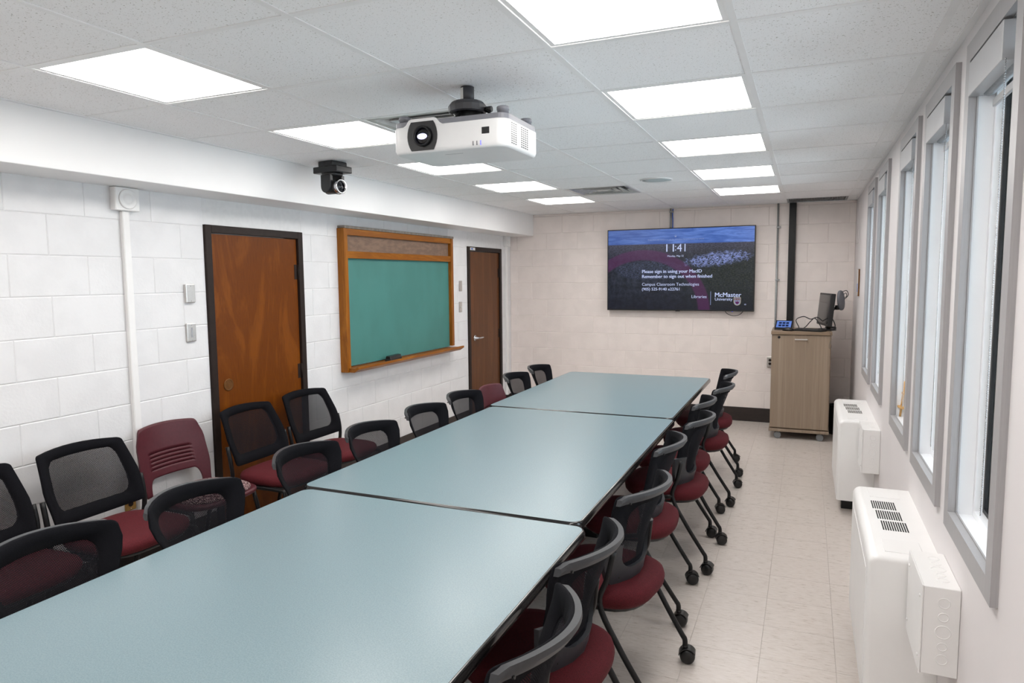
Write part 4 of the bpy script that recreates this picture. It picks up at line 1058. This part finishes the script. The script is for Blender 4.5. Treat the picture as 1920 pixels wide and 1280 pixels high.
# ---- rolling nesting chair; faces +Y locally
def nest_back(u, v):
    w = interp([(0, 0.155), (0.25, 0.184), (0.50, 0.192), (0.86, 0.236), (1.0, 0.228)], v)
    z = 0.475 + 0.373 * v + 0.012 * v * v * (1 - u * u)
    ye = interp([(0, -0.100), (0.4, -0.112), (1.0, -0.165)], v)
    bow = 0.050 + 0.055 * v
    return Vector((u * w, ye - bow * (1 - u * u), z))
def make_nesting():
    r = thing('rolling_chair', 'chair', 'chair', group='black mesh rolling chairs at the table')
    bm = new_bm(); pad(bm, 0, -0.02, [(0.382, 0.82), (0.390, 0.93), (0.408, 0.985), (0.432, 1.0), (0.454, 0.975), (0.466, 0.90), (0.470, 0.75), (0.468, 0.4)], 0.235, 0.240, 2.8, 40, 0.03)
    obj('seat', bm, 'seat_fabric', r, label='burgundy upholstered seat')
    bm = new_bm(); pad(bm, 0, -0.02, [(0.362, 0.70), (0.372, 0.86), (0.388, 0.88)], 0.235, 0.240, 2.8, 24); obj('seat_pan', bm, 'black_plastic', r)
    O = rr_loop(0.06, 0.04); I = rr_loop(0.20, 0.15, 0.75, 0.17, 0.86)
    bm = new_bm(); surf_ring(bm, nest_back, O, I, 0.0, -0.012); obj('mesh_border', bm, 'fabric_black', r)
    bm = new_bm(); surf_fill(bm, nest_back, [(u * 1.03, 0.52 + (v - 0.52) * 1.03) for u, v in I], -0.006, 9, 0.52); obj('back_mesh', bm, 'chair_mesh', r, label='black see-through mesh')
    # grey top rim: a band that follows the curved top edge behind the mesh
    bm = new_bm(); nR = 26; F = []
    for vv, d in ((1.0, -0.010), (0.915, -0.012), (0.918, -0.028), (0.965, -0.034), (1.0, -0.028)):
        row = []
        for k in range(nR + 1):
            u = -1 + 2 * k / nR; e = max(0.0, abs(u) - 0.90) / 0.10
            row.append(bm.verts.new(nest_back(u * 0.995, vv - 0.03 * e * e * (vv - 0.88) / 0.12) + Vector((0, d, 0.001))))
        F.append(row)
    for a, b in zip(F, F[1:] + F[:1]):
        for k in range(nR): f_ = bm.faces.new((a[k], a[k + 1], b[k + 1], b[k])); f_.smooth = True
    for k in (0, nR): bm.faces.new([q[k] for q in F])
    rim = obj('back_rim', bm, 'grey_plastic', r, label='grey plastic rim along the top of the back')
    rim.modifiers.new('split', 'EDGE_SPLIT').split_angle = 0.6
    for s in (-1, 1):
        p = nest_back(s * 0.86, 0.925); bm = new_bm(); add_lathe(bm, [(0.004, -0.034), (0.004, -0.028)], 8, 'Y', p); obj('screw', bm, 'black_metal', rim)
    # U-shaped lumbar bracket behind the lower back
    def br(u, v): return nest_back(u, v * 0.46 - 0.03) + Vector((0, -0.013, 0))
    def ushape(su, vb, ru, rv, top):
        out = [(-su, top), (-su, top * .66 + (vb + rv) * .34), (-su, top * .33 + (vb + rv) * .67)]
        out += [(-su + ru - ru * math.cos(PI / 2 * k / 6), vb + rv - rv * math.sin(PI / 2 * k / 6)) for k in range(7)]
        out += [(0.5 * (-su + ru), vb), (0.0, vb)]
        return out + [(-u, v) for u, v in out[-2::-1]]
    outer = ushape(1.16, 0.0, 0.22, 0.22, 1.0); inner = ushape(0.80, 0.36, 0.34, 0.36, 1.0)
    bm = new_bm(); nU = len(outer); F = []
    for L_, d in ((outer, 0.0), (inner, 0.0), (inner, -0.016), (outer, -0.016)):
        F.append([bm.verts.new(br(u, v) + Vector((0, d, 0))) for u, v in L_])
    for a, b in zip(F, F[1:] + F[:1]):
        for k in range(nU - 1): f_ = bm.faces.new((a[k], a[k + 1], b[k + 1], b[k])); f_.smooth = True
    for k in (0, nU - 1): bm.faces.new([F[q][k] for q in range(4)])
    brk = obj('lumbar_bracket', bm, 'grey_plastic', r, label='grey plastic U-shaped bracket')
    brk.modifiers.new('split', 'EDGE_SPLIT').split_angle = 0.6
    for s in (-1, 1):
        p = br(s * 0.86, 0.17); bm = new_bm(); add_lathe(bm, [(0.0045, -0.018), (0.0045, -0.012)], 8, 'Y', p); obj('screw', bm, 'black_metal', brk)
    for s in (-1, 1):
        bm = new_bm(); add_tube(bm, smooth_path([(s * 0.205, -0.150, 0.625), (s * 0.226, -0.132, 0.52), (s * 0.246, -0.110, 0.42), (s * 0.246, -0.190, 0.27), (s * 0.240, -0.280, 0.130), (s * 0.240, -0.297, 0.105), (s * 0.240, -0.300, 0.075)], 5), 0.0115, 10)
        lg = obj('leg', bm, 'black_metal', r); obj('caster', CASTER, None, lg, (s * 0.240, -0.300, 0), (0, 0, s * 0.15 + 0.1))
        bm = new_bm(); add_tube(bm, smooth_path([(s * 0.246, -0.11, 0.425), (s * 0.246, 0.03, 0.39), (s * 0.244, 0.12, 0.31), (s * 0.240, 0.205, 0.15), (s * 0.240, 0.218, 0.105), (s * 0.240, 0.220, 0.075)], 5), 0.0115, 10)
        lg = obj('leg', bm, 'black_metal', r); obj('caster', CASTER, None, lg, (s * 0.240, 0.220, 0), (0, 0, 0.2 - s * 0.2))
    bm = new_bm(); add_tube(bm, [(-0.240, -0.02, 0.380), (0.240, -0.02, 0.380)], 0.010, 8); obj('cross_tube', bm, 'black_metal', r)
    return r

# ---- stationary guest chair with mesh back
def guest_back(u, v):
    w = interp([(0, 0.240), (0.45, 0.254), (1.0, 0.224)], v)
    z = 0.515 + 0.325 * v + 0.014 * v * v * (1 - u * u) - 0.02 * (1 - v) * (1 - u * u)
    ye = -0.125 - 0.135 * v ** 1.3
    return Vector((u * w, ye - 0.050 * (1 - u * u), z))
def make_guest():
    r = thing('guest_chair', 'chair', 'chair', group='black mesh guest chairs along the block wall')
    bm = new_bm(); pad(bm, 0, 0.03, [(0.400, 0.82), (0.408, 0.95), (0.425, 0.995), (0.442, 1.0), (0.458, 0.97), (0.468, 0.88), (0.472, 0.7), (0.470, 0.4)], 0.245, 0.235, 3.4, 40, 0.03)
    obj('seat', bm, 'seat_fabric', r, label='burgundy upholstered seat')
    bm = new_bm(); pad(bm, 0, 0.03, [(0.383, 0.80), (0.392, 0.92), (0.403, 0.94)], 0.245, 0.235, 3.4, 24); obj('seat_pan', bm, 'black_plastic', r)
    O = rr_loop(0.06, 0.04); I = rr_loop(0.16, 0.14, 0.79, 0.18, 0.875)
    bm = new_bm(); surf_ring(bm, guest_back, O, I, 0.0, -0.022); obj('back_frame', bm, 'fabric_black', r)
    bm = new_bm(); surf_fill(bm, guest_back, [(u * 1.03, 0.53 + (v - 0.53) * 1.03) for u, v in I], -0.006, 9, 0.53); obj('back_mesh', bm, 'chair_mesh', r, label='black see-through mesh')
    for s in (-1, 1):
        bm = new_bm(); add_tube(bm, smooth_path([(s * 0.264, -0.185, 0.640), (s * 0.264, -0.165, 0.54), (s * 0.255, -0.165, 0.43), (s * 0.243, -0.22, 0.20), (s * 0.243, -0.265, 0.005)], 4), 0.0125, 8); obj('leg', bm, 'black_metal', r)
        bm = new_bm(); add_tube(bm, smooth_path([(s * 0.243, -0.10, 0.395), (s * 0.243, 0.18, 0.395), (s * 0.243, 0.225, 0.37), (s * 0.243, 0.245, 0.20), (s * 0.243, 0.262, 0.005)], 4), 0.0125, 8); obj('leg', bm, 'black_metal', r)
        bm = new_bm(); add_tube(bm, [(s * 0.243, -0.205, 0.395), (s * 0.243, -0.08, 0.395)], 0.0125, 8); obj('side_rail', bm, 'black_metal', r)
    bm = new_bm(); add_tube(bm, [(-0.243, -0.10, 0.375), (0.243, -0.10, 0.375)], 0.010, 8); obj('cross_tube', bm, 'black_metal', r)
    return r

# ---- burgundy plastic chair
def shell_back(u, v):
    w = interp([(0, 0.222), (0.35, 0.236), (0.7, 0.230), (1.0, 0.200)], v)
    z = 0.445 + 0.380 * v + 0.012 * v * (1 - u * u)
    return Vector((u * w, -0.165 - 0.085 * v ** 1.15 - 0.046 * (1 - u * u), z))
def make_plastic(patterned):
    r = thing('plastic_chair', 'chair', 'chair')
    slots = [0.16, 0.235, 0.31, 0.385, 0.46]
    ts = [0, 0.03, 0.08, 0.12]
    for q in slots: ts += [q - 0.0030, q + 0.0030]
    ts += [0.52, 0.60, 0.68, 0.76, 0.84, 0.91, 0.96, 1.0]
    us_ = [0.0, 0.12, 0.25, 0.38, 0.50, 0.58, 0.63, 0.68, 0.72, 0.755, 0.78, 0.793, 0.80]
    ue = [0.83, 0.87, 0.90, 0.93, 0.955, 0.975, 0.99, 1.0]
    us_ = [-u for u in ue[::-1]] + [-u for u in us_[:0:-1]] + us_ + ue
    def vo(u):
        a = abs(u)
        return 0.0 if a > 0.80 else (0.235 if a < 0.58 else 0.235 * math.sqrt(max(0.0, 1 - ((a - 0.58) / 0.22) ** 2)))
    def vt(u):
        a = abs(u); return 1.0 if a < 0.90 else 1 - 0.07 * (1 - math.sqrt(max(0.0, 1 - ((a - 0.90) / 0.10) ** 2)))
    nu, nv = len(us_), len(ts)
    def keep(i, j):
        uc = (us_[i] + us_[i + 1]) / 2; tcn = (ts[j] + ts[j + 1]) / 2
        return not (abs(uc) < 0.63 and any(abs(tcn - q) < 0.0025 for q in slots))
    bm = new_bm(); F, B = {}, {}
    def vert(D, i, j, d):
        if (i, j) not in D:
            u = us_[i]; D[(i, j)] = bm.verts.new(shell_back(u, vo(u) + (vt(u) - vo(u)) * ts[j]) + Vector((0, d, 0)))
        return D[(i, j)]
    K = {(i, j) for i in range(nu - 1) for j in range(nv - 1) if keep(i, j)}
    for i, j in K:
        q = [(i, j), (i + 1, j), (i + 1, j + 1), (i, j + 1)]
        f_ = bm.faces.new([vert(F, a, b, 0.0) for a, b in q]); f_.smooth = True
        f_ = bm.faces.new([vert(B, a, b, -0.011) for a, b in q][::-1]); f_.smooth = True
        for (a, b), nb in (((q[0], q[1]), (i, j - 1)), ((q[1], q[2]), (i + 1, j)), ((q[2], q[3]), (i, j + 1)), ((q[3], q[0]), (i - 1, j))):
            if nb not in K:
                bm.faces.new((vert(F, a[0], a[1], 0), vert(B, a[0], a[1], -0.011), vert(B, b[0], b[1], -0.011), vert(F, b[0], b[1], 0)))
    sb_ = obj('back_shell', bm, 'burgundy_plastic', r)
    bm = new_bm(); pad(bm, 0, 0.02, [(0.412, 0.86), (0.420, 0.97), (0.434, 1.0), (0.444, 0.99), (0.450, 0.95)], 0.246, 0.240, 3.6, 40, 0.03); obj('seat_shell', bm, 'burgundy_plastic', r)
    bm = new_bm(); pad(bm, 0, 0.045, [(0.444, 0.97), (0.455, 1.0), (0.468, 0.98), (0.477, 0.90), (0.480, 0.7), (0.478, 0.4)], 0.212, 0.205, 3.0, 40, 0.03); obj('seat_cushion', bm, 'patterned_fabric' if patterned else 'seat_fabric', r, label='patterned seat cushion' if patterned else None)
    for s in (-1, 1):
        bm = new_bm(); add_tube(bm, smooth_path([(s * 0.225, -0.16, 0.415), (s * 0.240, -0.22, 0.22), (s * 0.250, -0.285, 0.005)], 4), 0.0125, 8); obj('leg', bm, 'black_metal', r)
        bm = new_bm(); add_tube(bm, smooth_path([(s * 0.225, 0.17, 0.415), (s * 0.235, 0.215, 0.22), (s * 0.240, 0.245, 0.005)], 4), 0.0125, 8); obj('leg', bm, 'black_metal', r)
        bm = new_bm(); add_tube(bm, [(s * 0.225, -0.16, 0.408), (s * 0.225, 0.17, 0.408)], 0.010, 8); obj('side_rail', bm, 'black_metal', r)
    return r

nest0 = make_nesting(); used_n = [False]
def put_nest(x, y, rz, label):
    o = copy_tree(nest0) if used_n[0] else nest0
    used_n[0] = True
    o.location = (x, y, 0); o.rotation_euler = (0, 0, rz); o['label'] = label
D = PI / 180
pos = ['nearest', 'second nearest', 'third nearest', 'fourth nearest', 'fifth nearest', 'third farthest', 'second farthest', 'farthest']
# aisle side (face -X): (x, y, yaw in degrees added)
RIGHT = [(-1.150, -0.835, 1), (-1.185, -0.270, -3), (-1.150, 0.405, -8), (-1.208, 1.140, 2), (-1.145, 1.805, -3), (-1.205, 2.370, 0), (-1.150, 3.035, -1), (-1.195, 3.790, 8)]
for (x, y, a), p in zip(RIGHT, pos):
    put_nest(x, y, (90 + a) * D, 'black mesh rolling chair on the aisle side of the table, ' + p)
LEFT = [(-2.400, -0.945, 0), (-2.375, -0.385, 2), (-2.405, 0.305, 1), (-2.405, 0.850, 0), (-2.405, 1.450, 0), (-2.410, 2.005, 0), None, (-2.430, 3.03, 2), (-2.430, 3.585, 2)]
lpos = ['nearest', 'second nearest', 'third nearest', 'fourth nearest', 'fifth nearest', 'just before the burgundy one', '', 'just beyond the burgundy one', 'at the far end']
for q, p in zip(LEFT, lpos):
    if q: put_nest(q[0], q[1], (-90 + q[2]) * D, 'black mesh chair on the chalkboard side of the table, ' + p)
g0 = make_guest(); used_g = [False]
WALL = [(-3.490, -0.585, 0, 'black mesh guest chair against the block wall, cut by the picture edge'),
        (-3.480, -0.020, 1, 'black mesh guest chair against the block wall beside the burgundy plastic chair'),
        (-3.490, 1.120, 2, 'black mesh guest chair in front of the orange-brown door'),
        (-3.520, 1.715, -2, 'black mesh guest chair at the hinge edge of the orange-brown door')]
for x, y, a, lb in WALL:
    o = copy_tree(g0) if used_g[0] else g0
    used_g[0] = True
    o.location = (x, y, 0); o.rotation_euler = (0, 0, (-90 + a) * D); o['label'] = lb
p1 = make_plastic(True); p1.location = (-3.595, 0.575, 0); p1.rotation_euler = (0, 0, -91 * D); p1['label'] = 'burgundy plastic chair with slotted back and patterned seat against the block wall'
p2 = make_plastic(False); p2.location = (-2.375, 2.51, 0); p2.rotation_euler = (0, 0, -90 * D); p2['label'] = 'burgundy plastic chair tucked at the chalkboard side of the table'

# ================================================================== CABINET AND DEVICES
cab = thing('lectern_cabinet', 'tall wood-grain laminate cabinet on grey casters in the far corner', 'cabinet', (-0.418, 5.44, 0), 0.012)
cw, cd = 0.277, 0.285
bm = new_bm(); add_box(bm, (-cw, -cd + 0.022, 0.105), (cw, cd, 1.072), 0.001, 1); obj('body', bm, 'cabinet_laminate', cab)
bm = new_bm(); add_box(bm, (-cw + 0.002, -cd, 0.118), (cw - 0.008, -cd + 0.020, 1.068), 0.0015, 1); dr = obj('door', bm, 'cabinet_laminate', cab)
bm = new_bm(); add_box(bm, (-cw - 0.006, -cd - 0.012, 1.074), (cw + 0.006, cd + 0.005, 1.106), 0.002, 1); obj('worktop', bm, 'cabinet_top', cab)
bm = new_bm(); add_box(bm, (-cw - 0.008, -cd - 0.008, 0.076), (cw + 0.004, cd, 0.104), 0.002, 1); obj('base_board', bm, 'cabinet_laminate', cab)
bm = new_bm(); add_box(bm, (-0.060, -cd - 0.028, 1.022), (0.060, -cd - 0.018, 1.034), 0.003, 2); add_box(bm, (-0.056, -cd - 0.020, 1.023), (-0.046, -cd - 0.0005, 1.033)); add_box(bm, (0.046, -cd - 0.020, 1.023), (0.056, -cd - 0.0005, 1.033)); obj('handle', bm, 'steel', dr, label='silver bar handle')
bm = new_bm(); add_lathe(bm, [(0.013, 0), (0.013, -0.004), (0.006, -0.005), (0.006, -0.003), (0.0005, -0.003)], 18, 'Y', (-cw + 0.07, -cd - 0.0003, 1.046)); obj('lock', bm, 'black_metal', dr)
for x, y in ((-0.20, -0.235), (0.20, -0.235), (-0.20, 0.22), (0.20, 0.22)):
    bm = new_bm(); add_lathe(bm, [(0.008, 0.05), (0.008, 0.076)], 10, 'Z', (x, y, 0)); add_box(bm, (x - 0.028, y - 0.02, 0.055), (x + 0.028, y + 0.02, 0.070), 0.004, 1); cs = obj('caster', bm, 'black_plastic', cab)
    for s in (-1, 1):
        bm = new_bm(); add_lathe(bm, [(0.028, -0.010), (0.035, -0.012), (0.035, 0.012), (0.028, 0.010), (0.004, 0.009)], 22, 'Y', (0, 0, 0))
        w_ = obj('wheel', bm, 'grey_wheel', cs, (x, y - 0.014 + s * 0.013, 0.035))
bm = new_bm(); add_tube(bm, smooth_path([(cw - 0.012, -cd - 0.014, 1.106), (cw - 0.010, -cd - 0.016, 1.03), (cw - 0.022, -cd - 0.016, 0.965), (cw - 0.010, -cd - 0.016, 0.945), (cw, -cd - 0.016, 0.965), (cw - 0.010, -cd - 0.016, 1.02)], 6), 0.0022, 6); obj('cord_loop', bm, 'chalk_ledge', cab, label='thin cord hanging in a loop from the worktop')
ZT = 1.1065
# control panel
r = thing('touch_panel', 'small lit blue touch control panel standing on the cabinet', 'touch panel', (-0.585, 5.42, ZT), -0.10)
bm = new_bm(); add_prism(bm, [(-0.075, 0.0), (0.055, 0.0), (0.055, 0.085), (0.045, 0.092), (-0.075, 0.018)], -0.085, 0.085, 'X', 0.004, 2)
obj('housing', bm, 'black_plastic', r)
ang = math.atan2(0.074, 0.120)
def on_face(name, x0, x1, s0, s1, mat, par, off):
    bm = new_bm(); c_, s_ = math.cos(ang), math.sin(ang)
    P = []
    for x, s in ((x0, s0), (x1, s0), (x1, s1), (x0, s1)):
        P.append(bm.verts.new((x, -0.075 + s * c_ - off * s_, 0.018 + s * s_ + off * c_)))
    bm.faces.new(P); return obj(name, bm, mat, par)
sc_ = on_face('screen', -0.072, 0.072, 0.012, 0.128, 'tablet_blue', r, 0.0012)
for k in range(3):
    for j in range(2): on_face('screen_tile', -0.05 + k * 0.035, -0.022 + k * 0.035, 0.030 + j * 0.045, 0.062 + j * 0.045, 'tablet_dark', sc_, 0.0018)
# mouse
r = thing('computer_mouse', 'black computer mouse on the cabinet top', 'mouse', (-0.545, 5.235, ZT), 1.2)
bm = new_bm(); pad(bm, 0, 0, [(0.0005, 0.92), (0.010, 1.0), (0.022, 0.92), (0.032, 0.68), (0.037, 0.3)], 0.032, 0.055, 2.3, 24); obj('shell', bm, 'black_plastic', r)
bm = new_bm(); add_lathe(bm, [(0.007, -0.004), (0.007, 0.004)], 12, 'X', (0, 0.03, 0.027)); obj('scroll_wheel', bm, 'caster_black', r)
# keyboard
r = thing('keyboard', 'slim black keyboard lying on the cabinet top below the monitor', 'keyboard', (-0.345, 5.265, ZT), -0.42)
bm = new_bm(); add_prism(bm, [(-0.065, 0.0), (0.065, 0.0), (0.065, 0.020), (-0.065, 0.008)], -0.150, 0.150, 'X', 0.002, 1); obj('case', bm, 'black_plastic', r)
kb = new_bm(); add_box(kb, (-0.008, -0.0075, 0), (0.008, 0.0075, 0.004), 0.0012, 1); kb = mesh_of('key', kb, 'caster_black')
for a in range(15):
    for b in range(5): obj('key', kb, None, r, (-0.133 + a * 0.019, -0.046 + b * 0.023, 0.0092 + (b * 0.023 + 0.019) * 0.0923), (0.092, 0, 0))
# monitor
mon = r = thing('monitor', 'black desktop monitor turned away on the cabinet top', 'monitor', (-0.205, 5.455, ZT), -1.36)
bm = new_bm(); add_box(bm, (-0.235, -0.004, 0.045), (0.235, 0.038, 0.375), 0.006, 2); sh2 = obj('housing', bm, 'black_plastic', r)
bm = new_bm(); add_box(bm, (-0.218, -0.0052, 0.070), (0.218, -0.0035, 0.358)); obj('screen', bm, 'monitor_glass', r)
bm = new_bm(); add_box(bm, (-0.03, 0.038, 0.03), (0.03, 0.058, 0.22), 0.004, 1); obj('neck', bm, 'black_plastic', r)
bm = new_bm(); pad(bm, 0, 0.03, [(0.0003, 1.0), (0.008, 1.0), (0.014, 0.9)], 0.105, 0.085, 2.6, 28); obj('foot', bm, 'black_plastic', r)
bm = new_bm(); add_tube(bm, [(0, 0.045, 0.010), (0, 0.045, 0.06)], 0.022, 10); obj('stem', bm, 'black_plastic', r)
bm = new_bm(); add_box(bm, (-0.225, -0.0056, 0.050), (-0.215, -0.004, 0.056)); obj('maker_badge', bm, 'plate_white', sh2)
for v in r.children:
    if v.name.split('.')[0] in ('housing', 'screen', 'neck'): v.rotation_euler = (-0.09, 0, 0); v.location = (0, -0.02, 0.005)
# document camera on its arm
r = thing('document_camera', 'grey rounded device head on a black jointed arm behind the monitor', 'camera', (-0.135, 5.640, ZT - 0.0), 0.0)
bm = new_bm(); pad(bm, 0, 0, [(0.0003, 1.0), (0.015, 1.0), (0.024, 0.85)], 0.055, 0.055, 2.4, 24); obj('base', bm, 'black_plastic', r)
bm = new_bm(); add_tube(bm, smooth_path([(0, 0, 0.02), (-0.01, 0, 0.13), (0.02, -0.01, 0.20), (0.06, -0.02, 0.24)], 6), 0.011, 10); obj('arm', bm, 'black_metal', r)
bm = new_bm(); add_lathe(bm, [(0.024, -0.02), (0.026, 0.0), (0.024, 0.02)], 14, 'X', (0.055, -0.02, 0.225)); obj('joint', bm, 'black_plastic', r)
bm = new_bm(); pad(bm, 0, 0, [(-0.016, 0.80), (-0.010, 0.97), (0.0, 1.0), (0.010, 0.97), (0.016, 0.80)], 0.050, 0.105, 2.3, 28); obj('head', bm, 'projector_grey', r, (0.088, -0.03, 0.300), (PI / 2 - 0.10, 0, 0.9), 'grey oval head')
bm = new_bm(); add_tube(bm, smooth_path([(0.10, 0.0, 0.39), (0.14, 0.0, 0.40), (0.155, -0.01, 0.355), (0.12, -0.01, 0.31), (0.095, -0.01, 0.30)], 6), 0.004, 6)
add_tube(bm, smooth_path([(0.11, 0.0, 0.36), (0.135, 0.0, 0.375), (0.14, -0.01, 0.34), (0.105, -0.01, 0.325)], 6), 0.0035, 6); obj('cable', bm, 'black_plastic', r)
# cables on the cabinet
bm = new_bm()
add_tube(bm, smooth_path([(-0.500, 5.28, ZT + 0.006), (-0.440, 5.36, ZT + 0.02), (-0.470, 5.43, ZT + 0.10), (-0.400, 5.46, ZT + 0.135), (-0.330, 5.45, ZT + 0.11), (-0.270, 5.44, ZT + 0.13), (-0.215, 5.43, ZT + 0.09)], 8), 0.0045, 6)
add_tube(bm, smooth_path([(-0.430, 5.33, ZT + 0.006), (-0.380, 5.40, ZT + 0.03), (-0.330, 5.42, ZT + 0.09), (-0.290, 5.43, ZT + 0.12), (-0.240, 5.41, ZT + 0.05), (-0.225, 5.38, ZT + 0.006)], 8), 0.0045, 6)
tag(obj('desk_cable', bm, 'black_plastic'), 'black cable looping over the cabinet top left of the monitor', 'cable')
bm = new_bm(); add_tube(bm, smooth_path([(-0.175, 5.50, ZT + 0.16), (-0.130, 5.48, ZT + 0.12), (-0.100, 5.44, ZT + 0.05), (-0.115, 5.40, ZT + 0.010), (-0.160, 5.38, ZT + 0.006)], 8), 0.0045, 6)
cb_ = obj('cable', bm, 'black_plastic', mon, label='black cable drooping behind the monitor')
cb_.matrix_parent_inverse = (Matrix.Translation(mon.location) @ Matrix.Rotation(mon.rotation_euler.z, 4, 'Z')).inverted()
# bin beside the cabinet
r = thing('waste_bin', 'black bin mostly hidden behind the cabinet and far heater', 'bin', (-0.045, 5.60, 0))
bm = new_bm(); add_lathe(bm, [(0.075, 0.0), (0.088, 0.30), (0.092, 0.30), (0.092, 0.312), (0.084, 0.312), (0.084, 0.30), (0.072, 0.01)], 24, capb=True); obj('body', bm, 'black_plastic', r)
